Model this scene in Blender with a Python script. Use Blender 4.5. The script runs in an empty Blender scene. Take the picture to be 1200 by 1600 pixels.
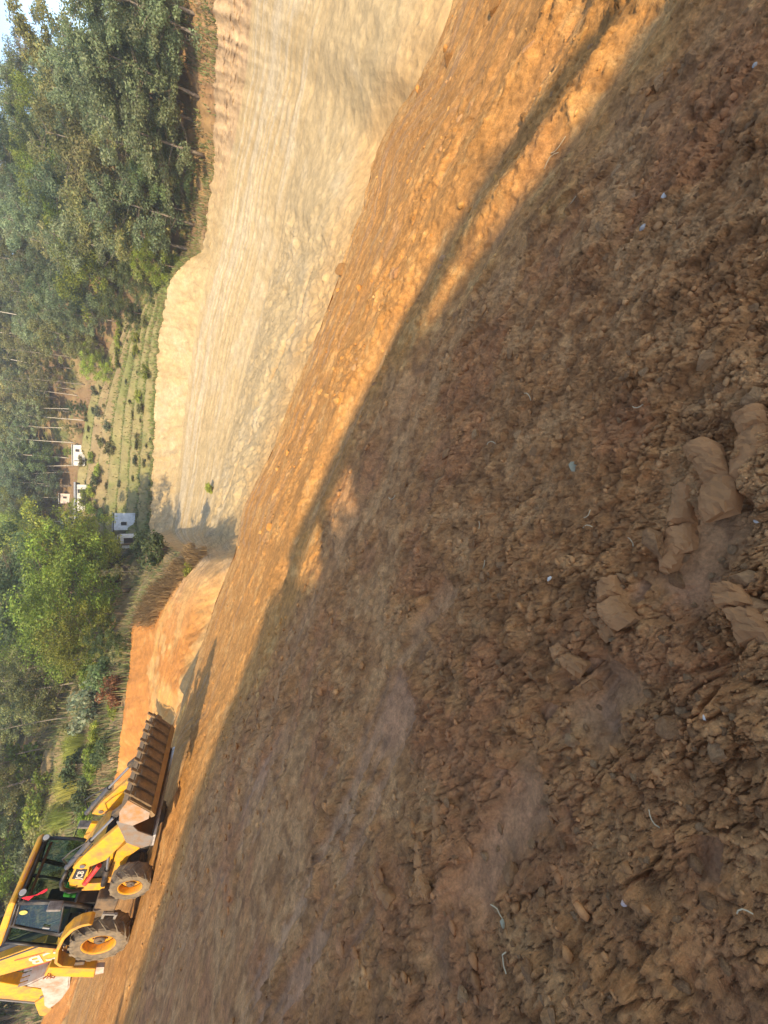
import bpy, bmesh, math, random
import numpy as np
from mathutils import Vector, Matrix, Euler

SC = bpy.context.scene
COL = SC.collection
# ------------------------------------------------------------------ camera
EYE = 1.75
FPX = 680.0                      # focal length in pixels of the 1200x1600 photograph
PITCH = math.atan(335.0 / 680.0)
Fv = np.array([0, math.cos(PITCH), -math.sin(PITCH)])
Dv = np.array([0, -math.sin(PITCH), -math.cos(PITCH)])
Rv = np.array([1.0, 0, 0])
cam = bpy.data.cameras.new('camera')
cam.sensor_fit = 'VERTICAL'
cam.sensor_height = 36.0
cam.lens = FPX / 1600.0 * 36.0
cam.clip_start = 0.05
cam.clip_end = 2000
camo = bpy.data.objects.new('camera', cam)
COL.objects.link(camo)
# the phone was held sideways: picture-up is world +X
camo.matrix_world = Matrix(((Dv[0], Rv[0], -Fv[0], 0), (Dv[1], Rv[1], -Fv[1], 0), (Dv[2], Rv[2], -Fv[2], EYE), (0, 0, 0, 1)))
SC.camera = camo
# ------------------------------------------------------------------ light
SUN_EL = math.radians(32)
SUN_H = np.array([-0.38, -0.925]); SUN_H /= np.linalg.norm(SUN_H)
S3 = np.array([SUN_H[0] * math.cos(SUN_EL), SUN_H[1] * math.cos(SUN_EL), math.sin(SUN_EL)])
w = bpy.data.worlds.new('World'); SC.world = w; w.use_nodes = True
nt = w.node_tree; nt.nodes.clear()
sky = nt.nodes.new('ShaderNodeTexSky'); sky.sky_type = 'NISHITA'; sky.sun_disc = False
sky.sun_elevation = SUN_EL
sky.sun_rotation = math.atan2(SUN_H[0], SUN_H[1])
sky.air_density = 0.8; sky.dust_density = 0.5; sky.ozone_density = 0.8
bg = nt.nodes.new('ShaderNodeBackground'); bg.inputs[1].default_value = 0.15
wo = nt.nodes.new('ShaderNodeOutputWorld')
nt.links.new(sky.outputs[0], bg.inputs[0]); nt.links.new(bg.outputs[0], wo.inputs[0])
sl = bpy.data.lights.new('sun', 'SUN'); sl.energy = 3.1; sl.angle = math.radians(0.55); sl.color = (1.0, 0.81, 0.53)
so = bpy.data.objects.new('sun', sl); COL.objects.link(so)
so.rotation_euler = Vector(S3).to_track_quat('Z', 'Y').to_euler()
SC.view_settings.view_transform = 'Standard'; SC.view_settings.look = 'None'
SC.view_settings.gamma = 1.0; SC.view_settings.use_curve_mapping = False
SC.view_settings.exposure = 1.22
SC.render.engine = 'CYCLES'
SC.cycles.max_bounces = 6; SC.cycles.diffuse_bounces = 3; SC.cycles.glossy_bounces = 2
SC.cycles.transmission_bounces = 4; SC.cycles.transparent_max_bounces = 8
SC.cycles.use_denoising = True
SC.cycles.volume_bounces = 0; SC.cycles.volume_max_steps = 64

# ------------------------------------------------------------------ numpy noise
def _hash(ix, iy, seed):
    h = (ix.astype(np.int64) * 374761393 + iy.astype(np.int64) * 668265263 + seed * 1442695041) & 0xFFFFFFFF
    h = ((h ^ (h >> 13)) * 1274126177) & 0xFFFFFFFF
    h = ((h ^ (h >> 16)) * 2246822519) & 0xFFFFFFFF
    return ((h ^ (h >> 15)) & 0xFFFFFF) / float(0xFFFFFF)
def vnoise(x, y, seed=0):
    ix = np.floor(x); iy = np.floor(y); fx = x - ix; fy = y - iy
    ux = fx * fx * fx * (fx * (fx * 6 - 15) + 10); uy = fy * fy * fy * (fy * (fy * 6 - 15) + 10)
    a = _hash(ix, iy, seed); b = _hash(ix + 1, iy, seed); c = _hash(ix, iy + 1, seed); d = _hash(ix + 1, iy + 1, seed)
    return (a + (b - a) * ux) * (1 - uy) + (c + (d - c) * ux) * uy
def fbm(x, y, oct=4, seed=0, gain=0.5):
    s = np.zeros_like(x); amp = 1.0; tot = 0
    for o in range(oct):
        s += amp * (vnoise(x, y, seed + o * 17) * 2 - 1); tot += amp
        ca, sa = 0.8, 0.6
        x, y = (x * ca - y * sa) * 2.03 + 11.3, (x * sa + y * ca) * 2.03 - 4.7
        amp *= gain
    return s / tot
def worley(x, y, seed=0, elong=None):
    """distance to nearest, second nearest feature point and a cell value"""
    ix = np.floor(x); iy = np.floor(y)
    f1 = np.full(x.shape, 9.0); f2 = np.full(x.shape, 9.0); cv = np.zeros(x.shape)
    for dx in (-1, 0, 1):
        for dy in (-1, 0, 1):
            cx = ix + dx; cy = iy + dy
            px = cx + _hash(cx, cy, seed); py = cy + _hash(cx, cy, seed + 91)
            d = np.sqrt((x - px) ** 2 + (y - py) ** 2)
            v = _hash(cx, cy, seed + 7)
            n = d < f1
            f2 = np.where(n, f1, np.minimum(f2, d)); cv = np.where(n, v, cv); f1 = np.where(n, d, f1)
    return f1, f2, cv
def slabs(x, y, seed):
    """broken plates: gap to the next plate, a cell value, and the tilt of the plate at this point"""
    ix = np.floor(x); iy = np.floor(y)
    f1 = np.full(x.shape, 9.0); f2 = np.full(x.shape, 9.0); cv = np.zeros(x.shape); tl = np.zeros(x.shape)
    for dx in (-1, 0, 1):
        for dy in (-1, 0, 1):
            cx = ix + dx; cy = iy + dy
            px = x - cx - _hash(cx, cy, seed); py = y - cy - _hash(cx, cy, seed + 91)
            d = np.maximum(np.abs(px) * 0.9 + np.abs(py) * 0.45, np.abs(py) * 0.95 + np.abs(px) * 0.2) * 0.5 + 0.5 * np.sqrt(px * px + py * py)
            v = _hash(cx, cy, seed + 7); a = 6.283 * _hash(cx, cy, seed + 13)
            n = d < f1
            f2 = np.where(n, f1, np.minimum(f2, d)); cv = np.where(n, v, cv); tl = np.where(n, px * np.cos(a) + py * np.sin(a), tl); f1 = np.where(n, d, f1)
    return f2 - f1, cv, tl, f1
def smooth(e0, e1, x):
    t = np.clip((x - e0) / (e1 - e0), 0, 1)
    return t * t * (3 - 2 * t)

# ------------------------------------------------------------------ scene helpers
def tag(o, label=None, cat=None, group=None, kind=None):
    if label: o['label'] = label
    if cat: o['category'] = cat
    if group: o['group'] = group
    if kind: o['kind'] = kind
    return o
def empty(name, loc=(0, 0, 0), rot=(0, 0, 0)):
    o = bpy.data.objects.new(name, None); o.empty_display_size = 0.3
    COL.objects.link(o); o.location = loc; o.rotation_euler = rot
    return o
def link(name, me, parent=None):
    o = bpy.data.objects.new(name, me); COL.objects.link(o)
    if parent is not None: o.parent = parent
    return o
def mesh_np(name, V, Fq, mat=None, colors=None, smooth_sh=False, attrs=None):
    """V (n,3), Fq (m,3|4) arrays -> mesh"""
    me = bpy.data.meshes.new(name)
    V = np.asarray(V, dtype=np.float32); Fq = np.asarray(Fq, dtype=np.int32)
    k = Fq.shape[1]; m = Fq.shape[0]
    me.vertices.add(len(V)); me.vertices.foreach_set('co', V.ravel())
    me.loops.add(m * k); me.loops.foreach_set('vertex_index', Fq.ravel())
    me.polygons.add(m)
    me.polygons.foreach_set('loop_start', np.arange(0, m * k, k, dtype=np.int32))
    me.polygons.foreach_set('loop_total', np.full(m, k, dtype=np.int32))
    if smooth_sh: me.polygons.foreach_set('use_smooth', np.ones(m, dtype=bool))
    me.update(calc_edges=True)
    if colors is not None:
        a = me.color_attributes.new('Col', 'FLOAT_COLOR', 'POINT')
        c = np.ones((len(V), 4), dtype=np.float32); c[:, :3] = colors
        a.data.foreach_set('color', c.ravel())
    for nm, val in (attrs or {}).items():
        a = me.attributes.new(nm, 'FLOAT', 'POINT'); a.data.foreach_set('value', np.asarray(val, dtype=np.float32))
    if mat: me.materials.append(mat)
    return me
class MB:
    """collects simple shapes, builds ONE mesh"""
    def __init__(s): s.v = []; s.f = []
    def add(s, vs, fs):
        o = len(s.v); s.v += [tuple(map(float, p)) for p in vs]; s.f += [tuple(i + o for i in f) for f in fs]; return s
    def box(s, c, d, rot=None):
        h = [x / 2 for x in d]; vs = []
        for z in (-1, 1):
            for y in (-1, 1):
                for x in (-1, 1):
                    p = Vector((x * h[0], y * h[1], z * h[2]))
                    if rot: p.rotate(Euler(rot))
                    vs.append((p.x + c[0], p.y + c[1], p.z + c[2]))
        return s.add(vs, [(0, 2, 3, 1), (4, 5, 7, 6), (0, 1, 5, 4), (2, 6, 7, 3), (0, 4, 6, 2), (1, 3, 7, 5)])
    def prism(s, poly, y0, y1, shift=None):
        """polygon in (x,z), extruded along y"""
        n = len(poly); sh = shift or (0, 0)
        vs = [(p[0], y0, p[1]) for p in poly] + [(p[0] + sh[0], y1, p[1] + sh[1]) for p in poly]
        fs = [tuple(range(n)), tuple(range(2 * n - 1, n - 1, -1))] + [(i, n + i, n + (i + 1) % n, (i + 1) % n) for i in range(n)]
        return s.add(vs, fs)
    def bar(s, a, b, wd, hd=None, up=(0, 0, 1)):
        a = Vector(a); b = Vector(b); d = (b - a).normalized(); u = Vector(up)
        x = d.cross(u)
        if x.length < 1e-3: x = d.cross(Vector((1, 0, 0)))
        x.normalize(); u = x.cross(d); hd = hd or wd
        vs = []
        for p in (a, b):
            for i, j in ((-1, -1), (1, -1), (1, 1), (-1, 1)): vs.append(p + x * (i * wd / 2) + u * (j * hd / 2))
        return s.add(vs, [(3, 2, 1, 0), (4, 5, 6, 7), (0, 1, 5, 4), (1, 2, 6, 5), (2, 3, 7, 6), (3, 0, 4, 7)])
    def tube(s, pts, rad, n=8, cap=True):
        pts = [Vector(p) for p in pts]; m = len(pts)
        rads = rad if isinstance(rad, (list, tuple)) else [rad] * m
        vs = []; fs = []; px = None
        for i, p in enumerate(pts):
            t = (pts[min(i + 1, m - 1)] - pts[max(i - 1, 0)]).normalized()
            if px is None:
                px = t.cross(Vector((0, 0, 1)))
                if px.length < 1e-2: px = t.cross(Vector((1, 0, 0)))
            px = (px - t * px.dot(t)).normalized(); py = t.cross(px)
            for k in range(n):
                a = 2 * math.pi * k / n; vs.append(p + (px * math.cos(a) + py * math.sin(a)) * rads[i])
        for i in range(m - 1):
            for k in range(n):
                fs.append((i * n + k, i * n + (k + 1) % n, (i + 1) * n + (k + 1) % n, (i + 1) * n + k))
        if cap: fs.append(tuple(range(n - 1, -1, -1))); fs.append(tuple((m - 1) * n + k for k in range(n)))
        return s.add(vs, fs)
    def lathe(s, prof, c=(0, 0, 0), n=32):
        """profile (radius, y) swept round the y axis"""
        m = len(prof); vs = []; fs = []
        for k in range(n):
            a = 2 * math.pi * k / n
            for r, y in prof: vs.append((c[0] + r * math.sin(a), c[1] + y, c[2] + r * math.cos(a)))
        for k in range(n):
            for i in range(m - 1):
                k2 = (k + 1) % n; fs.append((k * m + i, k * m + i + 1, k2 * m + i + 1, k2 * m + i))
        return s.add(vs, fs)
    def build(s, name, mat, parent=None, bevel=0.0, smooth_sh=False, link_it=True):
        me = bpy.data.meshes.new(name); me.from_pydata(s.v, [], s.f); me.update()
        bm = bmesh.new(); bm.from_mesh(me)
        bmesh.ops.recalc_face_normals(bm, faces=bm.faces)
        if bevel:
            ed = [e for e in bm.edges if len(e.link_faces) == 2 and e.calc_face_angle(0) > 0.5]
            bmesh.ops.bevel(bm, geom=ed, offset=bevel, segments=2, affect='EDGES', profile=0.5, clamp_overlap=True)
        bm.to_mesh(me); bm.free()
        if smooth_sh: me.polygons.foreach_set('use_smooth', np.ones(len(me.polygons), dtype=bool))
        me.materials.append(mat)
        if not link_it: return me
        return link(name, me, parent)

# ------------------------------------------------------------------ materials
def nodes(m):
    m.use_nodes = True; t = m.node_tree; t.nodes.clear()
    out = t.nodes.new('ShaderNodeOutputMaterial'); p = t.nodes.new('ShaderNodeBsdfPrincipled')
    t.links.new(p.outputs[0], out.inputs[0])
    return t, p, out
def N(t, typ, **kw):
    n = t.nodes.new(typ)
    for k, v in kw.items():
        if k.startswith('i_'): n.inputs[k[2:].replace('_', ' ')].default_value = v
        else: setattr(n, k, v)
    return n
def mat_earth(name, scales, bump, wet=False, tint=0.35):
    """soil: colour attribute x grain noise, bump at several scales"""
    m = bpy.data.materials.new(name); t, p, out = nodes(m); L = t.links.new
    tc = N(t, 'ShaderNodeTexCoord'); at = N(t, 'ShaderNodeAttribute', attribute_name='Col')
    n1 = N(t, 'ShaderNodeTexNoise', i_Scale=scales[0], i_Detail=6.0, i_Roughness=0.65)
    n2 = N(t, 'ShaderNodeTexNoise', i_Scale=scales[1], i_Detail=5.0, i_Roughness=0.7)
    n3 = N(t, 'ShaderNodeTexNoise', i_Scale=scales[2], i_Detail=3.0, i_Roughness=0.6)
    for n in (n1, n2, n3): L(tc.outputs['Object'], n.inputs['Vector'])
    r1 = N(t, 'ShaderNodeMapRange'); r1.inputs[1].default_value = 0.28; r1.inputs[2].default_value = 0.72
    r1.inputs[3].default_value = 1 - tint; r1.inputs[4].default_value = 1 + tint
    L(n1.outputs[0], r1.inputs[0])
    r2 = N(t, 'ShaderNodeMapRange'); r2.inputs[1].default_value = 0.3; r2.inputs[2].default_value = 0.7
    r2.inputs[3].default_value = 1 - tint * 0.8; r2.inputs[4].default_value = 1 + tint * 0.8
    L(n2.outputs[0], r2.inputs[0])
    mu = N(t, 'ShaderNodeMath', operation='MULTIPLY'); L(r1.outputs[0], mu.inputs[0]); L(r2.outputs[0], mu.inputs[1])
    vm = N(t, 'ShaderNodeVectorMath', operation='SCALE'); L(at.outputs['Color'], vm.inputs[0]); L(mu.outputs[0], vm.inputs['Scale'])
    L(vm.outputs[0], p.inputs['Base Color'])
    h = N(t, 'ShaderNodeMath', operation='MULTIPLY_ADD'); L(n2.outputs[0], h.inputs[0]); h.inputs[1].default_value = 0.6; L(n1.outputs[0], h.inputs[2])
    h2 = N(t, 'ShaderNodeMath', operation='MULTIPLY_ADD'); L(n3.outputs[0], h2.inputs[0]); h2.inputs[1].default_value = 0.25; L(h.outputs[0], h2.inputs[2])
    b = N(t, 'ShaderNodeBump', i_Strength=1.0, i_Distance=bump); L(h2.outputs[0], b.inputs['Height']); L(b.outputs[0], p.inputs['Normal'])
    p.inputs['Specular IOR Level'].default_value = 0.25
    if wet:
        aw = N(t, 'ShaderNodeAttribute', attribute_name='wet')
        mr = N(t, 'ShaderNodeMapRange'); mr.inputs[3].default_value = 0.95; mr.inputs[4].default_value = 0.66
        L(aw.outputs['Fac'], mr.inputs[0]); L(mr.outputs[0], p.inputs['Roughness'])
        bd = N(t, 'ShaderNodeMapRange'); bd.inputs[3].default_value = bump; bd.inputs[4].default_value = bump * 0.18
        L(aw.outputs['Fac'], bd.inputs[0]); L(bd.outputs[0], b.inputs['Distance'])
    else: p.inputs['Roughness'].default_value = 0.95
    return m
def mat_plain(name, c, rough=0.5, metal=0.0, dirt=0.0, dirt_c=(0.25, 0.15, 0.07), spec=0.5, scale=3.0, bump=0.0):
    m = bpy.data.materials.new(name); t, p, out = nodes(m); L = t.links.new
    p.inputs['Roughness'].default_value = rough; p.inputs['Metallic'].default_value = metal
    p.inputs['Specular IOR Level'].default_value = spec
    p.inputs['Base Color'].default_value = (*c, 1)
    tc = N(t, 'ShaderNodeTexCoord')
    n = N(t, 'ShaderNodeTexNoise', i_Scale=scale, i_Detail=8.0, i_Roughness=0.7); L(tc.outputs['Object'], n.inputs['Vector'])
    if dirt:
        r = N(t, 'ShaderNodeMapRange'); r.inputs[1].default_value = 0.62 - 0.35 * dirt; r.inputs[2].default_value = 0.8 - 0.25 * dirt
        L(n.outputs[0], r.inputs[0])
        mx = N(t, 'ShaderNodeMix', data_type='RGBA'); L(r.outputs[0], mx.inputs[0])
        mx.inputs[6].default_value = (*c, 1); mx.inputs[7].default_value = (*dirt_c, 1)
        L(mx.outputs[2], p.inputs['Base Color'])
        rr = N(t, 'ShaderNodeMapRange'); rr.inputs[3].default_value = rough; rr.inputs[4].default_value = 0.9
        L(r.outputs[0], rr.inputs[0]); L(rr.outputs[0], p.inputs['Roughness'])
    if bump:
        b = N(t, 'ShaderNodeBump', i_Strength=1.0, i_Distance=bump); L(n.outputs[0], b.inputs['Height']); L(b.outputs[0], p.inputs['Normal'])
    return m
def mat_leaf(name, c, var=0.35, transl=0.45):
    """leaf: object-random and per-leaf colour variation, translucent"""
    m = bpy.data.materials.new(name); m.use_nodes = True; t = m.node_tree; t.nodes.clear(); L = t.links.new
    out = t.nodes.new('ShaderNodeOutputMaterial')
    oi = N(t, 'ShaderNodeObjectInfo'); at = N(t, 'ShaderNodeAttribute', attribute_name='Col')
    hs = N(t, 'ShaderNodeHueSaturation'); hs.inputs['Color'].default_value = (*c, 1)
    r1 = N(t, 'ShaderNodeMapRange'); r1.inputs[3].default_value = 0.475; r1.inputs[4].default_value = 0.525; L(oi.outputs['Random'], r1.inputs[0])
    L(r1.outputs[0], hs.inputs['Hue'])
    r2 = N(t, 'ShaderNodeMapRange'); r2.inputs[3].default_value = 1 - var; r2.inputs[4].default_value = 1 + var
    m7 = N(t, 'ShaderNodeMath', operation='MULTIPLY'); m7.inputs[1].default_value = 7.31; L(oi.outputs['Random'], m7.inputs[0])
    fr = N(t, 'ShaderNodeMath', operation='FRACT'); L(m7.outputs[0], fr.inputs[0]); L(fr.outputs[0], r2.inputs[0]); L(r2.outputs[0], hs.inputs['Value'])
    mx = N(t, 'ShaderNodeMix', data_type='RGBA', blend_type='MULTIPLY'); mx.inputs[0].default_value = 1.0
    L(hs.outputs[0], mx.inputs[6]); L(at.outputs['Color'], mx.inputs[7])
    d = N(t, 'ShaderNodeBsdfPrincipled'); d.inputs['Roughness'].default_value = 0.55; d.inputs['Specular IOR Level'].default_value = 0.3
    tr = N(t, 'ShaderNodeBsdfTranslucent'); ms = N(t, 'ShaderNodeMixShader'); ms.inputs[0].default_value = transl
    L(mx.outputs[2], d.inputs['Base Color']); L(mx.outputs[2], tr.inputs['Color'])
    L(d.outputs[0], ms.inputs[1]); L(tr.outputs[0], ms.inputs[2]); L(ms.outputs[0], out.inputs[0])
    return m
def mat_glass(name, c, fac=0.25, rough=0.05):
    m = bpy.data.materials.new(name); m.use_nodes = True; t = m.node_tree; t.nodes.clear(); L = t.links.new
    out = t.nodes.new('ShaderNodeOutputMaterial')
    a = N(t, 'ShaderNodeBsdfTransparent'); a.inputs[0].default_value = (*c, 1)
    g = N(t, 'ShaderNodeBsdfGlossy'); g.inputs['Roughness'].default_value = rough; g.inputs['Color'].default_value = (0.9, 0.95, 0.9, 1)
    f = N(t, 'ShaderNodeFresnel'); f.inputs[0].default_value = 1.25
    ad = N(t, 'ShaderNodeMath', operation='MULTIPLY'); ad.inputs[1].default_value = fac; L(f.outputs[0], ad.inputs[0])
    ms = N(t, 'ShaderNodeMixShader'); L(ad.outputs[0], ms.inputs[0]); L(a.outputs[0], ms.inputs[1]); L(g.outputs[0], ms.inputs[2]); L(ms.outputs[0], out.inputs[0])
    return m
# ------------------------------------------------------------------ sight lines and the lie of the land
def ray(tx, ty):
    return Fv + (800.0 - ty) / FPX * Rv + (tx - 600.0) / FPX * Dv
def sight(tx, ty, r):
    """point at horizontal distance r on the line of sight"""
    d = ray(tx, ty); d = d / math.hypot(d[0], d[1])
    return np.array([0, 0, EYE]) + d * r
# the ramp the loader stands on: a tilted plane
M_YAW, M_PITCH, M_ROLL = -0.4615, 0.2478, -0.1868
M_POS = np.array([-10.84, 14.11, 2.52])
MROT = Euler((M_ROLL, M_PITCH, M_YAW)).to_matrix()
PN = np.array(MROT.col[2])
def plane_z(x, y): return M_POS[2] - (PN[0] * (x - M_POS[0]) + PN[1] * (y - M_POS[1])) / PN[2]
def plane_r(tx, ty):
    d = ray(tx, ty); o = np.array([0, 0, EYE])
    t = ((M_POS - o) @ PN) / (d @ PN); p = d * t
    return math.hypot(p[0], p[1])
# lines of the terrain, read off as (ty, tx, r)
L1 = [(-120, 765), (0, 712), (60, 690), (129, 654), (200, 608), (233, 590), (333, 565), (440, 527), (543, 490), (613, 460), (680, 437), (730, 413),
      (797, 380), (867, 367), (940, 337), (987, 323), (1077, 293), (1133, 270), (1200, 232), (1300, 195), (1400, 165), (1500, 135), (1600, 103), (1720, 70)]
L3 = [(-120, 560, 29.5), (0, 517, 30.5), (67, 500, 31), (133, 493, 32), (200, 473, 33), (250, 463, 34), (317, 447, 35), (383, 437, 36), (450, 420, 38), (540, 395, 40), (640, 370, 42),
      (740, 345, 42), (800, 330, 42), (832, 318, 41), (868, 335, 24), (900, 318, 23), (940, 300, 23), (987, 290, 23), (1077, 266, 23.5), (1133, 250, 25.5), (1200, 229, 29.8), (1300, 194, 34.6), (1400, 164, 35), (1500, 134, 38.6), (1600, 102, 40), (1720, 69, 42)]
L4 = [(-120, 410, 39), (0, 395, 40), (120, 385, 42.5), (200, 370, 45), (250, 360, 46.5), (340, 345, 48), (400, 334, 49.5), (430, 324, 50.5), (520, 305, 54), (650, 288, 58),
      (740, 279, 58), (800, 270, 57), (832, 268, 55), (868, 322, 25.5), (900, 285, 26), (940, 260, 26.5), (987, 243, 27), (1077, 231, 27.3), (1133, 231, 27.8), (1200, 224, 30.6), (1300, 190, 35.2), (1400, 160, 35.8), (1500, 128, 39.2), (1600, 94, 41), (1720, 60, 43)]
L5 = [(-120, 345, 42), (0, 335, 43), (100, 338, 45), (150, 337, 46.5), (250, 335, 49.5), (340, 325, 51), (395, 318, 53), (412, 285, 54), (435, 266, 55), (520, 248, 59), (650, 242, 63),
      (740, 238, 64), (800, 235, 62), (834, 234, 60), (868, 302, 27), (885, 280, 27.5), (905, 257, 28), (930, 235, 28.6), (960, 220, 29.3), (987, 203, 30), (1010, 204, 30), (1060, 200, 29.5), (1133, 190, 30), (1200, 183, 32), (1300, 166, 36.5), (1400, 146, 37), (1500, 112, 40.5), (1600, 62, 43), (1720, 20, 45)]
LX = [(-120, 290, 49), (0, 285, 50), (150, 285, 54), (250, 290, 56), (340, 305, 56), (395, 296, 58), (435, 250, 61), (520, 214, 69), (650, 187, 79),
      (740, 180, 82), (834, 172, 80), (868, 225, 55), (930, 215, 45), (987, 196, 42), (1060, 172, 40), (1133, 150, 42), (1200, 124, 43), (1300, 105, 46), (1400, 82, 49), (1500, 50, 52), (1600, 5, 54), (1720, -40, 56)]
L6 = [(-120, 255, 53), (0, 250, 54), (150, 255, 58), (250, 265, 60), (340, 286, 61), (390, 276, 63), (430, 236, 67), (520, 182, 78), (650, 133, 95),
      (740, 122, 100), (834, 106, 100), (868, 120, 90), (930, 128, 75), (987, 110, 66), (1060, 95, 60), (1133, 70, 58), (1200, 40, 58), (1300, 20, 60), (1400, 0, 62), (1500, -30, 64), (1600, -80, 66), (1720, -120, 68)]
L7 = [(-120, 235, 78), (0, 222, 82), (100, 185, 87), (200, 92, 95), (300, 52, 105), (430, 12, 118), (650, -22, 142), (800, -32, 150), (1000, -30, 140), (1200, -40, 120), (1400, -80, 115), (1600, -150, 112), (1720, -200, 112)]
PHI = np.radians(np.linspace(-102, 102, 1633))
def layer(pts):
    A = []
    for q in pts:
        p = sight(q[1], q[0], q[2]); A.append((math.atan2(p[0], p[1]), q[2], p[2]))
    A.sort(); A = np.array(A)
    return np.interp(PHI, A[:, 0], A[:, 1]), np.interp(PHI, A[:, 0], A[:, 2])
def gsm(a, s):
    k = int(s * 4); g = np.exp(-0.5 * (np.arange(-k, k + 1) / s) ** 2); g /= g.sum()
    return np.convolve(np.pad(a, k, mode='edge'), g, mode='valid')
L1r = [(q[0], q[1], plane_r(q[1], q[0])) for q in L1]
r1, z1 = layer(L1r); r1 = gsm(r1, 4); z1 = plane_z(r1 * np.sin(PHI), r1 * np.cos(PHI))
ly = [layer(L) for L in (L3, L4, L5, LX, L6, L7)]
ly = [(gsm(r, 3 if i < 3 else 10), gsm(z, 3 if i < 3 else 10)) for i, (r, z) in enumerate(ly)]
(r3, z3), (r4, z4), (r5, z5), (rX, zX), (r6, z6), (r7, z7) = ly
# foot of the ramp's outer bank: a real drop on the right, none on the left where ramp and pit floor meet
dphi = math.radians
drop = 1 - smooth(-0.36, -0.12, -PHI - 0.24 + 0.0) if False else smooth(dphi(-19), dphi(-6), PHI)
slope1 = (z1 - EYE) / r1
r2 = np.minimum(r1 + 0.6 + 3.0 * drop, r1 + 0.55 * (r3 - r1))
z2 = EYE + (slope1 - 0.035 * drop + 0.002) * r2
z2 = np.minimum(z2, z1 * (1 - drop) + (z1 - 0.6) * drop + 0.12 * (1 - drop))
r8 = r7 + 22; z8 = z7 - 4
r9 = r8 + 30; z9 = z7 - 26
LR = np.stack([r1, r2, r3, r4, r5, rX, r6, r7, r8, r9]); LZ = np.stack([z1, z2, z3, z4, z5, zX, z6, z7, z8, z9])
_o = np.zeros_like(PHI)
_rt = 0.25 + 0.75 * smooth(-0.15, 0.0, PHI)
LR[4] += _rt * 0.55 * fbm(PHI * 70, _o + 5, 4, 401, 0.6); LZ[4] += _rt * 0.30 * fbm(PHI * 85, _o + 9, 4, 403, 0.65)
LR[3] += _rt * 0.40 * fbm(PHI * 60, _o + 15, 3, 405)
for k in range(1, 10): LR[k] = np.maximum(LR[k], LR[k - 1] + 0.15)
# one lookup table of heights: rows = azimuth, columns = log distance
RT = np.exp(np.linspace(math.log(0.3), math.log(900), 900))
TERR = smooth(dphi(-4.5), dphi(-1.0), PHI) * (1 - smooth(dphi(27), dphi(30), PHI))      # where the hillside is terraced
NST = 7
def stair(s, wgt):
    t = (s - 4) / 2.0; k = np.floor(t * NST); f = t * NST - k
    st = (k + smooth(0.66, 0.98, f) * 0.9 + 0.1 * f) / NST * 2 + 4
    ok = (s > 4) & (s < 6)
    return np.where(ok, s + (st - s) * wgt, s)
ZT = np.empty((len(PHI), len(RT)))
for i in range(len(PHI)):
    ss = np.interp(RT, LR[:, i], np.arange(10.0))
    zz = np.interp(stair(ss, TERR[i]), np.arange(10.0), LZ[:, i])
    inn = RT <= LR[0, i]
    zz[inn] = plane_z(RT[inn] * math.sin(PHI[i]), RT[inn] * math.cos(PHI[i]))
    ZT[i] = zz
def height(x, y):
    x = np.asarray(x, float); y = np.asarray(y, float)
    ph = np.arctan2(x, y); r = np.hypot(x, y)
    fi = np.clip((ph - PHI[0]) / (PHI[1] - PHI[0]), 0, len(PHI) - 1.001)
    fj = np.clip((np.log(np.maximum(r, 1e-3)) - math.log(0.3)) / (math.log(900 / 0.3) / 899), 0, 898.999)
    i = fi.astype(int); j = fj.astype(int); a = fi - i; b = fj - j
    return (ZT[i, j] * (1 - a) + ZT[i + 1, j] * a) * (1 - b) + (ZT[i, j + 1] * (1 - a) + ZT[i + 1, j + 1] * a) * b
def layer_s(x, y):
    """which band of the terrain a point is in, as layer index + fraction"""
    ph = math.atan2(x, y); i = min(max((ph - PHI[0]) / (PHI[1] - PHI[0]), 0), len(PHI) - 1); i = int(round(i))
    return float(np.interp(math.hypot(x, y), LR[:, i], np.arange(10)))
def onground(tx, ty, rmin=0.4):
    """where the line of sight meets the land"""
    d = ray(tx, ty); d = d / math.hypot(d[0], d[1])
    R_ = np.exp(np.linspace(math.log(rmin), math.log(600), 6000))
    P = d[None, :] * R_[:, None]; P[:, 2] += EYE
    below = P[:, 2] < height(P[:, 0], P[:, 1])
    k = int(np.argmax(below)) if below.any() else 5999
    return np.array([P[k, 0], P[k, 1], float(height(P[k, 0], P[k, 1]))])
def pl_pt(tx, ty):
    """point on the ramp plane"""
    d = ray(tx, ty); o = np.array([0, 0, EYE]); t = ((M_POS - o) @ PN) / (d @ PN)
    return o + d * t

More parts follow.
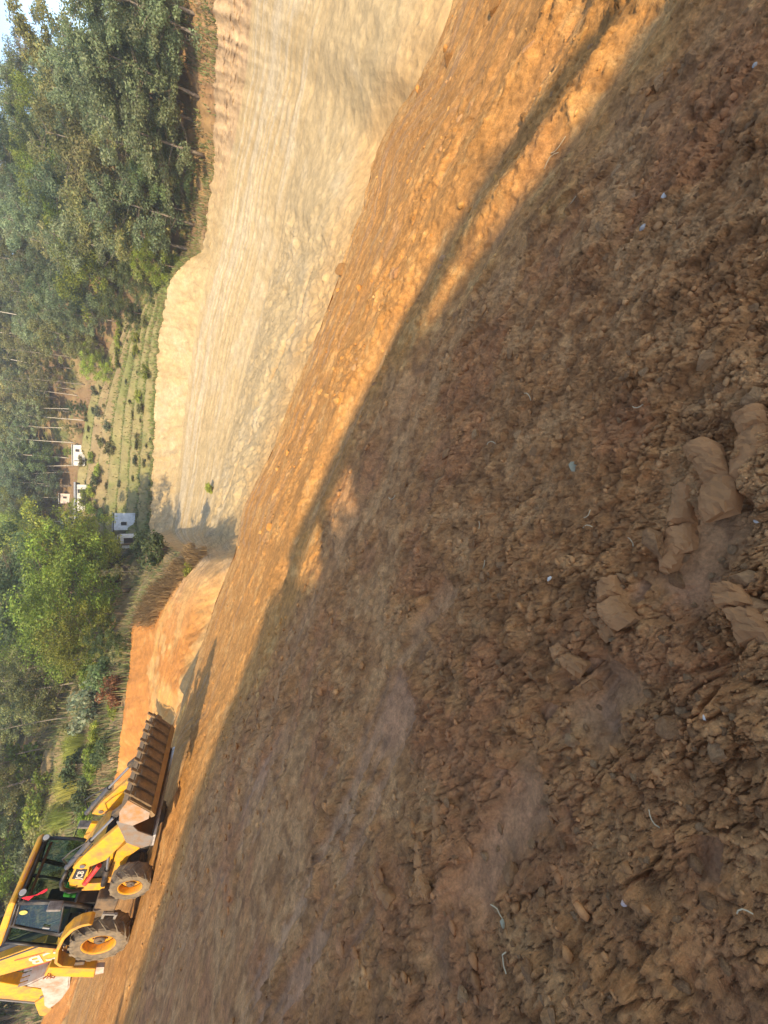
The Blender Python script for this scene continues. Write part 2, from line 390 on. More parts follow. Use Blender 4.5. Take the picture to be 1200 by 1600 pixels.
# ------------------------------------------------------------------ the ramp in front: clay, clods, smears, ruts
def seg_dist(x, y, P):
    """distance to a polyline, and position along it 0..1"""
    best = np.full(x.shape, 1e9); al = np.zeros(x.shape); side = np.zeros(x.shape)
    n = len(P) - 1
    for i in range(n):
        ax, ay = P[i][0], P[i][1]; dx, dy = P[i + 1][0] - ax, P[i + 1][1] - ay; l2 = dx * dx + dy * dy + 1e-9
        t = np.clip(((x - ax) * dx + (y - ay) * dy) / l2, 0, 1)
        d = np.hypot(x - ax - t * dx, y - ay - t * dy); m = d < best
        best = np.where(m, d, best); al = np.where(m, (i + t) / n, al)
        side = np.where(m, np.sign(dx * (y - ay) - dy * (x - ax)), side)
    return best, al, side
def PP(*pts): return [pl_pt(a, b) for a, b in pts]
SMEARS = [  # polyline, half width m, wetness
    (PP((370, 1640), (440, 1490), (500, 1370), (560, 1250), (610, 1130), (645, 1050)), 0.30, 0.8),
    (PP((520, 1280), (600, 1110), (660, 1000), (720, 900)), 0.14, 0.5),
    (PP((330, 1400), (385, 1270), (430, 1180)), 0.16, 0.85),
    (PP((280, 1480), (340, 1370), (400, 1240), (460, 1110)), 0.2, 0.45),
    (PP((1100, 850), (1072, 905)), 0.12, 1.0), (PP((1048, 930), (1028, 968)), 0.12, 1.0), (PP((1003, 980), (983, 1030)), 0.13, 1.0), (PP((950, 1062), (903, 1115)), 0.14, 1.0),
    (PP((882, 1135), (848, 1180)), 0.12, 0.95), (PP((803, 1230), (783, 1270)), 0.11, 0.9), (PP((1190, 620), (1160, 700), (1140, 760)), 0.08, 0.9), (PP((1085, 700), (1065, 745)), 0.04, 0.6),
    (PP((930, 1290), (925, 1330)), 0.10, 0.9), (PP((1180, 1330), (1190, 1420)), 0.18, 0.8), (PP((690, 1010), (660, 1060)), 0.10, 0.5), (PP((860, 800), (850, 850)), 0.07, 0.5), (PP((1130, 1010), (1110, 1050)), 0.04, 0.7),
    (PP((980, 470), (950, 520), (930, 565)), 0.07, 0.8),
    (PP((1075, 130), (1030, 200), (990, 290), (960, 350)), 0.09, 0.7),
    (PP((1180, 365), (1150, 420)), 0.05, 0.9),
    (PP((1120, 365), (1080, 450)), 0.05, 0.7),
    (PP((690, 400), (640, 480), (585, 580), (540, 680), (490, 790), (445, 900)), 0.12, 0.55),
    (PP((560, 620), (520, 720), (480, 830)), 0.1, 0.5),
    (PP((470, 1110), (430, 1220), (390, 1330)), 0.08, 0.6),
    (PP((1000, 1230), (1010, 1290), (985, 1330), (960, 1370)), 0.05, 0.8),
    (PP((560, 1340), (545, 1390)), 0.08, 0.6),
    (PP((720, 840), (700, 930)), 0.12, 0.4),
]
RUTS = [  # long wheel tracks parallel to the edge: polyline, half width, depth
    (PP((1010, 40), (900, 200), (800, 330), (700, 480), (640, 600), (560, 780), (470, 980), (420, 1130), (360, 1300), (290, 1500)), 0.22, 0.06),
    (PP((880, 40), (800, 180), (690, 370), (610, 510), (540, 650), (480, 790), (440, 900)), 0.4, 0.16),
    (PP((760, 60), (690, 220), (600, 400), (540, 520), (480, 660), (430, 780)), 0.22, 0.05),
    (PP((800, 60), (720, 220), (640, 380), (570, 520)), 0.14, 0.05),
    (PP((660, 560), (600, 690), (540, 830), (480, 1000)), 0.16, 0.05),
]
DROP = PP((975, 10), (925, 83), (890, 137), (848, 196), (810, 250), (782, 283), (752, 325), (722, 367), (690, 425), (660, 479), (640, 510), (612, 560), (580, 625), (548, 690), (515, 760), (490, 830), (462, 900))
SHADE_TONE = PP((1070, -60), (990, 90), (915, 190), (825, 320), (750, 420), (650, 540), (570, 650), (530, 760), (505, 880), (440, 980), (370, 1120), (300, 1300), (245, 1450), (200, 1620))  # soil tone changes here, following the cast shadow's edge from just inside it
TRENCH = PP((318, 1030), (312, 1085), (308, 1130), (303, 1165), (290, 1215), (275, 1262), (262, 1298), (250, 1340), (242, 1362))
LANE = PP((1230, 560), (1150, 745), (1070, 900), (985, 1030), (900, 1140), (830, 1230), (760, 1340), (690, 1470), (640, 1600))
LEDGE = PP((1200, 1110), (1150, 1180), (1100, 1250), (1050, 1300), (1030, 1350), (985, 1370))
def ground_detail(x, y, r, edge=None):
    """height offset and wetness of the ramp"""
    fade = 1 - smooth(7, 16, r)
    dz = 0.04 * fbm(x * 0.9, y * 0.9, 4, 3) + 0.018 * fbm(x * 3.1, y * 3.1, 3, 9)
    wet = np.zeros_like(x)
    wob = 0.5 + 0.9 * fbm(x * 2.3, y * 2.3, 3, 21); wob2 = fbm(x * 6.5, y * 6.5, 4, 22)
    for P, hw, s in SMEARS:
        d, a, sd = seg_dist(x, y, P)
        al_ = a * sum(math.hypot(P[i + 1][0] - P[i][0], P[i + 1][1] - P[i][1]) for i in range(len(P) - 1))
        st = fbm(al_ * 0.9, sd * d * 15.0, 4, 25)
        k = (1 - smooth(0.30, 1.0, d / hw + wob2 * 0.7 + (0.5 - wob) * 0.9 + st * 2.6)) * s * smooth(0, .08, a) * smooth(1, .92, a)
        wet = np.maximum(wet, k); dz -= 0.018 * k
    for P, hw, dep in RUTS:
        d, a, sd = seg_dist(x, y, P)
        k = np.exp(-(d / hw) ** 2); br = np.exp(-((d - hw * 1.7) / (hw * 0.6)) ** 2)
        dz += -dep * k + dep * 0.45 * br * (0.7 + 0.6 * wob2)
        wet = np.maximum(wet, 0.25 * k)
    # a low crest and shallow rut along the outer track
    d, a, sd = seg_dist(x, y, DROP); q = np.where(sd > 0, -d, d)
    dz += (0.07 * np.exp(-((q + 0.25) / 0.25) ** 2) - 0.07 * np.exp(-((q - 0.25) / 0.3) ** 2)) * (1 + 0.6 * wob2) * smooth(0, .05, a) * smooth(1, .9, a)
    d, a, sd = seg_dist(x, y, TRENCH); q = np.where(sd > 0, -d, d)
    ta = smooth(0, .12, a) * smooth(1, .93, a) * (1 + 0.4 * wob2)
    dz += ta * np.where(q < 0, 0.12 * np.exp(q / 0.5), np.where(q < 0.3, 0.12 - 0.55 * smooth(0, 0.25, q), -0.43 * np.exp(-(np.maximum(q - 0.5, 0) / 0.6) ** 2)))
    d, a, sd = seg_dist(x, y, LANE)
    lane = np.exp(-(d / 0.42) ** 4); core = np.exp(-((d + 0.05 * wob2) / 0.125) ** 4) * smooth(-0.35, 0.1, fbm(a * 9, a * 0 + 4, 3, 27) + 0.4 * wob2) * smooth(0, .05, a) * smooth(1, .8, a)
    wet = np.maximum(wet, 0.6 * core); dz -= 0.03 * core
    dz += -0.04 * lane + 0.05 * np.exp(-((d - 0.62) / 0.16) ** 2) * (0.6 + wob2)
    dl, al, sd = seg_dist(x, y, LEDGE); dz += np.where(sd > 0, -0.04, 0.01) * np.exp(-dl / 0.25) * (0.7 + wob2) * smooth(0, .15, al) * smooth(1, .85, al)
    ph = np.arctan2(x, y)
    if edge is None: edge = np.interp(ph, PHI, LR[0]) - r
    rim = 1 - smooth(0.12, 0.42, edge / (edge + r))
    strk = fbm(ph * 5.0, (edge / (edge + r)) * 46.0 + 0.8 * fbm(x * .5, y * .5, 2, 31), 3, 33)
    dz += (0.3 + 0.7 * rim) * (0.040 * strk + 0.035 * rim * np.abs(strk)) * smooth(2.5, 5, r)
    # clods in four sizes of angular lumps, crusts between them
    mask = smooth(-0.25, 0.5, fbm(x * 0.7, y * 0.7, 3, 41) + 0.45 * np.exp(-(dl / 0.9) ** 2) + 0.45 * lane) 
    # compacted machine passes run parallel to the rim
    u_ = 0.8 * x - 0.6 * y; v_ = 0.6 * x + 0.8 * y
    for sc, amp, sd_, rmax in ((3.2, 0.055, 51, 17), (7.5, 0.042, 61, 13), (17.0, 0.024, 71, 9), (38.0, 0.013, 76, 5)):
        k = r < rmax
        if not k.any(): continue
        xx, yy = u_[k] * 0.68, v_[k] * 1.1
        w1 = fbm(xx * sc * 1.4, yy * sc * 1.4, 3, sd_ + 3); w2 = fbm(xx * sc * 1.4 + 31, yy * sc * 1.4, 3, sd_ + 4)
        gap, cv, tl, f1 = slabs(xx * sc + 0.55 * w1, yy * sc + 0.55 * w2, sd_)
        mk = mask[k]; thr = 0.78 - (0.52 if sc < 10 else 0.62) * mk - (0.0 if sc < 15 else 0.12)
        up = smooth(0.02, 0.13, gap) * np.clip(2.2 * (cv - thr) + 0.9 * tl * smooth(0.0, 0.25, cv - thr + .1), 0, 1.15) * (0.75 + 0.25 * smooth(.5, .1, f1)) + 0.12 * np.clip(w1, -.5, .5) * mk
        dz[k] += 0.85 * amp * up * (1 - 0.72 * rim[k]) * (1 - 0.85 * core[k]) * (1 - 0.8 * wet[k]) * (1 - smooth(rmax * 0.6, rmax, r[k]))
    # crumbly fine relief
    rid = 1 - np.abs(fbm(x * 14, y * 14, 3, 81)) * 2
    dz += (0.016 * rid * (1 - 0.85 * wet)) * (1 - smooth(4.5, 10, r))
    dz += (0.014 * fbm(x * 40, y * 40, 3, 83, 0.7) * (1 - 0.85 * wet)) * (1 - smooth(2.0, 4.5, r))
    dz += 0.035 * smooth(5, 11, r) * fbm(x * 2.7, y * 2.7, 4, 85, 0.65)
    return dz, wet
def mixc(c, col, k): return c + (np.asarray(col) - c) * np.clip(k, 0, 1)[..., None]
def ground_color(x, y, e, R1, wet):
    n1 = fbm(x * 0.55, y * 0.55, 4, 101); n2 = fbm(x * 2.2, y * 2.2, 4, 103); n3 = fbm(x * 9, y * 9, 3, 105); n4 = fbm(x * 26, y * 26, 3, 107)
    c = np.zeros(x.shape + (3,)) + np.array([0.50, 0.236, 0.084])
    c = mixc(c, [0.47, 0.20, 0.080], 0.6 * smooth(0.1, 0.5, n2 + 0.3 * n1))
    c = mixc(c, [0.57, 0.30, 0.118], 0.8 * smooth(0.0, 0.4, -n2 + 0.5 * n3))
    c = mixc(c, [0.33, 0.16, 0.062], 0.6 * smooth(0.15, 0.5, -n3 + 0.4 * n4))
    # browner on the shaded side, orange on the sunlit side: shade put into soil colour
    d, a, sd = seg_dist(x, y, SHADE_TONE); q = np.where(sd > 0, -d, d)
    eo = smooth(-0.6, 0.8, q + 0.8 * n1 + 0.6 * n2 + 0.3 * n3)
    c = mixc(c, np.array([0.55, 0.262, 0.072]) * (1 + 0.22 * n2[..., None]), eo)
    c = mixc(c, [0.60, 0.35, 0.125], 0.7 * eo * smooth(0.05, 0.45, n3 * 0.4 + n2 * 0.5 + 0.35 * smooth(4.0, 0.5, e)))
    c = mixc(c, [0.40, 0.222, 0.112], 0.60 * wet)
    strk = fbm(np.arctan2(x, y) * 5.0, (e / R1) * 46.0 + 0.8 * fbm(x * .5, y * .5, 2, 31), 3, 33)
    c = mixc(c, [0.42, 0.27, 0.15], 0.5 * smooth(0.15, 0.5, strk) * (1 - smooth(0.3, 0.6, e / R1)))
    return c * (1 + 0.18 * n3 + 0.10 * n4)[..., None]
def build_ground():
    ncol = 860; nrow = 660
    ph = np.radians(np.linspace(-71, 74, ncol))
    R0 = np.interp(ph, PHI, LR[0])
    R1 = R0 * (1.022 + 0.030 * fbm(ph * 26, ph * 0 + 2, 4, 15, 0.65))
    t = np.linspace(0, 1, nrow)
    lr = math.log(0.42) + (np.log(R1)[:, None] - math.log(0.42)) * t[None, :]
    r = np.exp(lr); x = r * np.sin(ph)[:, None]; y = r * np.cos(ph)[:, None]
    z = plane_z(x, y)
    dz, wet = ground_detail(x, y, r)
    # the rim is ragged and rounds over the edge
    e = R1[:, None] - r
    dz += 0.09 * smooth(1.2, 0.0, e) * fbm(x * 1.3, y * 1.3, 4, 90) - 0.0
    over = smooth(-0.05, 0.25, r - R0[:, None])
    # flatten where the wheels stand
    for mx, my in ((0, -.88), (0, .88), (2.17, -.83), (2.17, .83)):
        p = M_POS + np.array(MROT @ Vector((mx, my, 0)))
        k = np.exp(-(((x - p[0]) ** 2 + (y - p[1]) ** 2) / 0.5)); dz = dz * (1 - k) + 0.02 * k
    z = (z + dz) * (1 - over) + np.minimum(z + dz, height(x, y) + 0.05 + 0.3 * dz) * over
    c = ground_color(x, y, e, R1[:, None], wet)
    idx = np.arange(ncol * nrow).reshape(ncol, nrow)
    q = np.stack([idx[:-1, :-1], idx[1:, :-1], idx[1:, 1:], idx[:-1, 1:]], -1).reshape(-1, 4)[:, ::-1]
    V = np.stack([x, y, z], -1).reshape(-1, 3)
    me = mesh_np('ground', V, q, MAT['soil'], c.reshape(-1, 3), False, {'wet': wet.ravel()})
    g = link('ground', me); tag(g, kind='structure')
    return g
def build_underfoot():
    """the same ramp carried on beside and behind the camera, outside the frame"""
    n = 90
    a = np.linspace(-1, 1, n); gx = np.sign(a) * np.abs(a) ** 1.6 * 60
    x, y = np.meshgrid(gx, gx, indexing='ij')
    z = plane_z(x, y) - 0.12
    r = np.hypot(x, y); ph = np.arctan2(x, y)
    infr = (np.abs(ph) < math.radians(95)) & (r > 4)
    z = np.where(infr, z - 14 * smooth(4, 12, r), z)
    z = np.where((ph < math.radians(-60)) & (r > 4), plane_z(x, y) - 0.3 - 2.5 * smooth(30, 60, r), z)
    z = np.where((ph > math.radians(66)) & (y < 30), np.maximum(z, plane_z(x, y) - 0.25 - 0.25 * np.maximum(r - 12, 0)), z)
    idx = np.arange(n * n).reshape(n, n)
    q = np.stack([idx[:-1, :-1], idx[1:, :-1], idx[1:, 1:], idx[:-1, 1:]], -1).reshape(-1, 4)
    c = np.tile(np.array([0.36, 0.2, 0.09]), (n * n, 1))
    me = mesh_np('ground_underfoot', np.stack([x, y, z], -1).reshape(-1, 3), q, MAT['earth'], c, True)
    tag(link('ground_underfoot', me), kind='structure')
def build_shadow_trunk():
    """unseen trunk added behind the camera to cast the dark stripe beside the shadow edge"""
    al = lambda E: E[0] * SUN_H[0] + E[1] * SUN_H[1]
    ctl = [(445, 905, 13.6), (490, 800, 13.4), (575, 622, 13.0), (690, 412, 11.4), (790, 245, 10.2), (925, 60, 9.0)]
    P = []
    for tx, ty, mm in ctl: E = pl_pt(tx, ty); P.append(E + S3 * ((mm - al(E)) / math.cos(SUN_EL)))  # added trunk set back along the sun ray from the stripe it shades
    P = np.array(P); tt = np.linspace(0, 5, 24)
    pts = [Vector(tuple(np.interp(t, range(6), P[:, j]) for j in range(3))) + Vector((0, 0, 0.04 * math.sin(2.3 * t))) for t in tt]
    rad = [0.27 - 0.028 * t + 0.02 * math.sin(5 * t) for t in tt]
    m = MB().tube(pts, rad, 10)
    rr = random.Random(3)
    for k in range(9):
        b = pts[12 + k]; d = Vector((rr.uniform(-.2, .8), rr.uniform(-.5, .5), rr.uniform(-.6, .8))).normalized(); m.tube([b, b + d * rr.uniform(.3, .8)], [.05, .012], 5)
    tag(m.build('shadow_trunk', MAT['bark'], smooth_sh=True), 'added unseen trunk behind the viewer, placed to cast the dark stripe', 'tree')
def build_shadow_bank():
    """unseen bank added behind the camera, crest shaped to shade the ramp"""
    tab = []
    for tx, ty in ((178, 1640), (203, 1500), (298, 1260), (392, 1020), (425, 935), (500, 893), (545, 872), (550, 805), (520, 783), (505, 765), (545, 700), (585, 622), (640, 545), (682, 488), (725, 425), (800, 330), (900, 195), (1035, 0)):
        E = pl_pt(tx, ty); wv = E[0] * -SUN_H[1] + E[1] * SUN_H[0]; al = E[0] * SUN_H[0] + E[1] * SUN_H[1]
        tab.append((wv, E[2] + (14 - al) * math.tan(SUN_EL)))  # crest of the added bank solved so its shadow ends on these points
    tab.sort(); tab = np.array(tab)
    wgrid = np.concatenate([np.linspace(-45, -22, 24), np.linspace(-21.8, 9, 400)])
    slope = (tab[1, 1] - tab[0, 1]) / (tab[1, 0] - tab[0, 0])
    crest = np.interp(wgrid, tab[:, 0], tab[:, 1])
    crest = np.where(wgrid < tab[0, 0], tab[0, 1] - (tab[0, 0] - wgrid) * 1.2, crest)
    wr = tab[-1, 0]; crest = np.where(wgrid > wr, crest - (wgrid - wr) * 4, crest)
    crest += np.where(wgrid < 2.6, 1, 0.25) * 0.07 * fbm(wgrid * 1.6, wgrid * 0 + 3, 4, 7, 0.6)
    mg = np.array([5.0, 7, 9, 11, 12.5, 13.4, 14, 14.8, 16, 19, 24, 32, 45])
    fr = np.array([0, .16, .36, .62, .83, .95, 1.0, .99, .97, .95, .9, .8, .3])
    Wg, Mg = np.meshgrid(wgrid, mg, indexing='ij')
    x = Wg * -SUN_H[1] + Mg * SUN_H[0]; y = Wg * SUN_H[0] + Mg * SUN_H[1]
    z0 = plane_z(x, y) - 0.5
    z = z0 + np.maximum(crest[:, None] - z0, 0) * fr[None, :] + 0.35 * fbm(x * 0.6, y * 0.6, 4, 5) * np.where((fr > 0) & (fr < .9), 1, 0)[None, :]
    idx = np.arange(z.size).reshape(z.shape)
    q = np.stack([idx[:-1, :-1], idx[1:, :-1], idx[1:, 1:], idx[:-1, 1:]], -1).reshape(-1, 4)
    c = np.tile(np.array([0.42, 0.25, 0.12]), (z.size, 1))
    me = mesh_np('shadow_bank_mesh', np.stack([x, y, z], -1).reshape(-1, 3), q, MAT['earth'], c, False)
    tag(link('shadow_bank', me), kind='structure')
# ------------------------------------------------------------------ the pit beyond the ramp and the hill above it
def band_mesh(s0, s1, rows, ph):
    sv = np.concatenate([np.linspace(a, b, n, endpoint=False) for a, b, n in rows] + [[s1]])
    fi = np.clip((ph - PHI[0]) / (PHI[1] - PHI[0]), 0, len(PHI) - 1.001); i0 = fi.astype(int); f = fi - i0
    R_ = LR[:, i0] * (1 - f) + LR[:, i0 + 1] * f; Z_ = LZ[:, i0] * (1 - f) + LZ[:, i0 + 1] * f; T_ = TERR[i0]
    r = np.empty((len(ph), len(sv))); z = np.empty_like(r)
    ks = np.minimum(sv.astype(int), 8); fs = sv - ks
    r[:] = (R_[ks] * (1 - fs)[:, None] + R_[ks + 1] * fs[:, None]).T
    s2 = stair(np.tile(sv, (len(ph), 1)), T_[:, None]); k2 = np.minimum(s2.astype(int), 8); f2 = s2 - k2
    ii = np.arange(len(ph))[:, None]
    z[:] = Z_[k2, ii] * (1 - f2) + Z_[k2 + 1, ii] * f2
    return r, z, np.tile(sv, (len(ph), 1)), np.tile(ph[:, None], (1, len(sv)))
def grid_faces(a, b):
    idx = np.arange(a * b).reshape(a, b)
    return np.stack([idx[:-1, :-1], idx[1:, :-1], idx[1:, 1:], idx[:-1, 1:]], -1).reshape(-1, 4)[:, ::-1]
SEAM = [onground(a, b, 12) for a, b in ((492, 395), (480, 443), (463, 497), (440, 552), (417, 603), (399, 645), (387, 690), (357, 763), (342, 805))]
def build_pit():
    ph = np.radians(np.concatenate([np.linspace(-75, -53, 40, endpoint=False), np.linspace(-53, 58, 760), np.linspace(58.3, 80, 30)]))
    r, z, s, p = band_mesh(0, 4, [(0, 1, 10), (1, 2, 130), (2, 3, 90), (3, 4, 56)], ph)
    x = r * np.sin(p); y = r * np.cos(p); arc = p * 34.0
    left = 1 - smooth(math.radians(-9), math.radians(-3), p)       # left of the spur: orange pit floor and wall
    slope = smooth(1.02, 1.12, s) * (1 - smooth(1.92, 2.0, s)); road = smooth(1.95, 2.02, s) * (1 - smooth(2.93, 3.0, s)); face = smooth(2.97, 3.05, s)
    n1 = fbm(x * 0.3, y * 0.3, 4, 201); n2 = fbm(x * 1.2, y * 1.2, 4, 203); n3 = fbm(x * 4, y * 4, 3, 205)
    dz = 0.05 * n2
    rgt = smooth(math.radians(30), math.radians(40), p)
    # loose fill slope: billowing tongues of tipped earth
    f1, f2, cv = worley(arc * 0.33 + 0.5 * n1, s * 3.2 + 0.6 * n2, 211)
    dz += slope * (1 - left) * (1 - 0.8 * rgt) * (0.26 * (0.6 - f1) * (0.5 + cv) + 0.16 * n2 + 0.09 * n3 + 0.05 * fbm(x * 9, y * 9, 3, 207))
    dz += slope * left * (0.22 * n1 + 0.12 * n2 + 0.04 * n3)
    # machine tracks along the haul road
    trk = fbm(arc * 0.12 + 0.2 * n1, s * 42 + 1.2 * n1, 3, 221)
    dz += road * (1 - 0.4 * left) * 0.10 * trk
    # bucket-tooth marks down the cut faces, rubble on the right
    comb = 0.6 * fbm(arc * 3.4 + 0.5 * n1, s * 2.5, 3, 231) + 0.5 * np.abs(fbm(arc * 7.5 + 0.4 * n2, s * 5, 3, 233))
    rub1, rub2, rc = worley(arc * 2.6 + 0.4 * n3, s * 13 + 0.4 * n2, 241)
    ins = np.sin(np.pi * np.clip(s - 3, 0, 1)) ** 0.6
    rr = r + face * ins * (((0.34 + 0.30 * (1 - left)) * comb * (1 - 0.6 * left) + 0.2 * n2) * (1 - rgt) + rgt * (0.30 * (0.5 - rub1) * (0.3 + rc) + 0.3 * n2 + 0.15 * n3))
    rr += slope * 0.12 * n3
    ds, das, _ = seg_dist(x, y, SEAM); seam = np.exp(-(ds / 0.28) ** 2) * smooth(0.0, .06, das) * smooth(1, .94, das) * smooth(-.45, .25, n2 + n3 * .4)
    dz -= 0.40 * seam
    dz += 0.035 * (1 - face) * fbm(x * 2.6, y * 2.6, 4, 209, 0.65)
    z = z + dz * np.minimum(1, s * 3) * (1 - smooth(3.9, 4.0, s) * 0.5)
    x = rr * np.sin(p); y = rr * np.cos(p)
    cream = np.array([0.49, 0.362, 0.187]); crw = np.array([0.525, 0.415, 0.25]); ora = np.array([0.54, 0.275, 0.07]); red = np.array([0.46, 0.185, 0.045]); pink = np.array([0.46, 0.31, 0.18])
    c = np.tile(cream, x.shape + (1,))
    def mixc(c, col, k): return c + (np.asarray(col) - c) * np.clip(k, 0, 1)[..., None]
    c = mixc(c, crw, smooth(0.0, 0.6, n1 + 0.4 * n2) * 0.8)
    c = mixc(c, crw * np.array([1.0, 1.02, 1.08]), 0.9 * road * smooth(0.1, 0.5, trk + 0.4 * smooth(0.25, 0.1, np.abs(s - 2.72))))
    c = mixc(c, np.array([0.45, 0.32, 0.16]), 0.55 * road * smooth(0.1, 0.5, -trk))
    c = mixc(c, np.array([0.47, 0.34, 0.17]), 0.4 * slope * smooth(0.0, 0.5, -n2 + 0.3 * n1))
    c = mixc(c, pink, 0.75 * face * rgt); c = mixc(c, pink * 0.72, 0.6 * face * rgt * smooth(0.55, 0.8, rc))
    c = mixc(c, np.array([0.48, 0.325, 0.15]), 0.6 * face * (1 - rgt) * smooth(0.0, 0.4, n2))
    lo = 1 - smooth(math.radians(-16), math.radians(1), p + 0.05 * n1)
    c = mixc(c, ora, lo * (0.85 + 0.2 * n2)); c = mixc(c, red, lo * 0.85 * smooth(-0.15, 0.35, n1 + 0.5 * n2 + 0.35 * face + 0.5 * smooth(-0.3, -0.6, p)))
    c = mixc(c, np.array([0.60, 0.37, 0.14]), lo * 0.7 * smooth(0.05, 0.4, n2 - 0.4 * face))
    c = mixc(c, np.array([0.40, 0.235, 0.095]), 0.85 * seam)
    c = mixc(c, np.array([0.42, 0.31, 0.165]), 0.25 * (1 - lo) * smooth(0.28, 0.55, fbm(arc * 1.3, s * 9, 4, 251)))
    c = mixc(c, np.array([0.40, 0.285, 0.145]), 0.5 * face * (1 - rgt) * (1 - lo) * smooth(0.05, -0.3, comb))
    lip = smooth(1.45, 1.15, s); c = mixc(c, np.array([0.57, 0.355, 0.145]), 0.75 * lip)
    # crumbled rock and dark seams along the foot of the bank
    c *= (1 + 0.10 * n3)[..., None]
    me = mesh_np('pit', np.stack([x, y, z], -1).reshape(-1, 3), grid_faces(*x.shape), MAT['earth'], c.reshape(-1, 3), True)
    tag(link('pit_floor', me), kind='structure')
def build_hill():
    ph = np.radians(np.concatenate([np.linspace(-80, -53, 30, endpoint=False), np.linspace(-53, 58, 560), np.linspace(58.4, 82, 25)]))
    r, z, s, p = band_mesh(4, 9, [(4, 5, 60), (5, 6, 84), (6, 7, 46), (7, 9, 10)], ph)
    x = r * np.sin(p); y = r * np.cos(p)
    n1 = fbm(x * 0.12, y * 0.12, 4, 301); n2 = fbm(x * 0.5, y * 0.5, 4, 303); n3 = fbm(x * 2, y * 2, 3, 305)
    T_ = np.interp(p, PHI, TERR)
    inn = smooth(4.0, 4.15, s)
    z = z + inn * (0.35 * n2 + 0.12 * n3) * (1 - 0.7 * T_)
    straw = np.array([0.30, 0.215, 0.10]); brown = np.array([0.235, 0.15, 0.08]); green = np.array([0.13, 0.15, 0.05]); red = np.array([0.38, 0.215, 0.10])
    c = np.tile(brown, x.shape + (1,))
    def mixc(c, col, k): return c + (np.asarray(col) - c) * np.clip(k, 0, 1)[..., None]
    c = mixc(c, straw, smooth(-0.1, 0.4, n2 + 0.5 * n1)); c = mixc(c, green, 0.9 * smooth(0.0, 0.35, n1 - 0.5 * n2 + 0.2 * n3))
    t = (s - 4) / 2 * NST; f = t - np.floor(t)
    k = np.floor(t)
    rowc = _hash(k, k * 0 + 3, 9)
    c = mixc(c, mixc(np.tile(np.array([0.25, 0.185, 0.10]), x.shape + (1,)), np.array([0.19, 0.20, 0.07]), 0.95 * smooth(0.1, 0.55, rowc + 0.7 * n1 + 0.3 * n2)), T_ * (s < 6))
    c = mixc(c, np.array([.30, .235, .115]), 0.7 * T_ * (s < 6) * smooth(0.62, 0.7, f) * smooth(-0.5, 0.2, n2))
    c = mixc(c, np.array([0.42, 0.24, 0.11]), smooth(math.radians(30), math.radians(36), p) * (1 - smooth(4.6, 6, s)) * 0.7)
    c = mixc(c, np.array([0.40, 0.25, 0.13]), (1 - smooth(math.radians(-12), math.radians(-8), p)) * (1 - smooth(4.2, 6.2, s)) * 0.75 * smooth(-0.3, 0.3, n2))
    c *= (1 + 0.14 * n3)[..., None]
    me = mesh_np('hillside', np.stack([x, y, z], -1).reshape(-1, 3), grid_faces(*x.shape), MAT['earth'], c.reshape(-1, 3), True)
    tag(link('hillside', me), kind='structure')

# ------------------------------------------------------------------ clods and stones
def clod_mesh(name, seed, mat, flat=0.6, sub=2, rough=0.62, cut=3, col=(.44, .245, .098)):
    rnd = random.Random(seed)
    bm = bmesh.new(); bmesh.ops.create_icosphere(bm, subdivisions=sub, radius=1)
    ang = [Vector((rnd.uniform(-1, 1), rnd.uniform(-1, 1), rnd.uniform(-.4, 1))).normalized() for _ in range(cut + 3)]
    lim = [rnd.uniform(0.35, 0.75) for _ in ang]
    st = (rnd.uniform(0.8, 1.3), rnd.uniform(0.65, 1.0), flat * rnd.uniform(0.8, 1.2))
    for v in bm.verts:
        p = v.co.copy()
        for a, l in zip(ang, lim):
            d = p.dot(a)
            if d > l: p -= a * (d - l) * 0.92
        q = p * (1 + rough * 0.5 * (rnd.random() - 0.5))
        v.co = (q.x * st[0], q.y * st[1], q.z * st[2])
    me = bpy.data.meshes.new(name); bm.to_mesh(me); bm.free(); me.materials.append(mat)
    ca = me.color_attributes.new('Col', 'FLOAT_COLOR', 'POINT'); ca.data.foreach_set('color', np.tile(np.array([*col, 1.0], dtype=np.float32), len(me.vertices)))
    return me
def lug_mesh(name, seed, mat, L=0.5, W=0.2, H=0.13):
    """a bar of mud pressed between two tyre lugs: half-round, cracked across, broken ends"""
    rnd = random.Random(seed); nu, nv = 20, 11; V = []; c0 = rnd.uniform(0.35, 0.65)
    for i in range(nu):
        u = i / (nu - 1); wd = W / 2 * (0.80 + 0.25 * u) * (1 + 0.08 * math.sin(u * 9 + seed)) * (1 if 0 < i < nu - 1 else 0.8)
        crack = 1 - 0.35 * math.exp(-((u - c0) / 0.03) ** 2) * (1.5) - 0.2 * math.exp(-((u - c0 * 0.45) / 0.02) ** 2)
        for j in range(nv):
            a = math.pi * j / (nv - 1); pr = math.sin(a) ** 0.45
            hh = H * pr * crack * (1 if 0 < i < nu - 1 else 0.75) + (rnd.random() - .5) * 0.010
            V.append(((u - 0.5) * L + (rnd.random() - .5) * 0.012 + (0.03 * rnd.random() if i in (0, nu - 1) else 0), -math.cos(a) * wd + (rnd.random() - .5) * 0.007 + 0.035 * math.sin(u * 3 + seed), hh - 0.05))
    F_ = [(i * nv + j, (i + 1) * nv + j, (i + 1) * nv + j + 1, i * nv + j + 1) for i in range(nu - 1) for j in range(nv - 1)]
    F_ += [tuple(range(nv)), tuple((nu - 1) * nv + j for j in range(nv - 1, -1, -1))]
    me = bpy.data.meshes.new(name); me.from_pydata(V, [], F_); me.update()
    ca = me.color_attributes.new('Col', 'FLOAT_COLOR', 'POINT'); ca.data.foreach_set('color', np.tile(np.array([.40, .196, .076, 1.0], dtype=np.float32), len(V)))
    me.materials.append(mat)
    return me
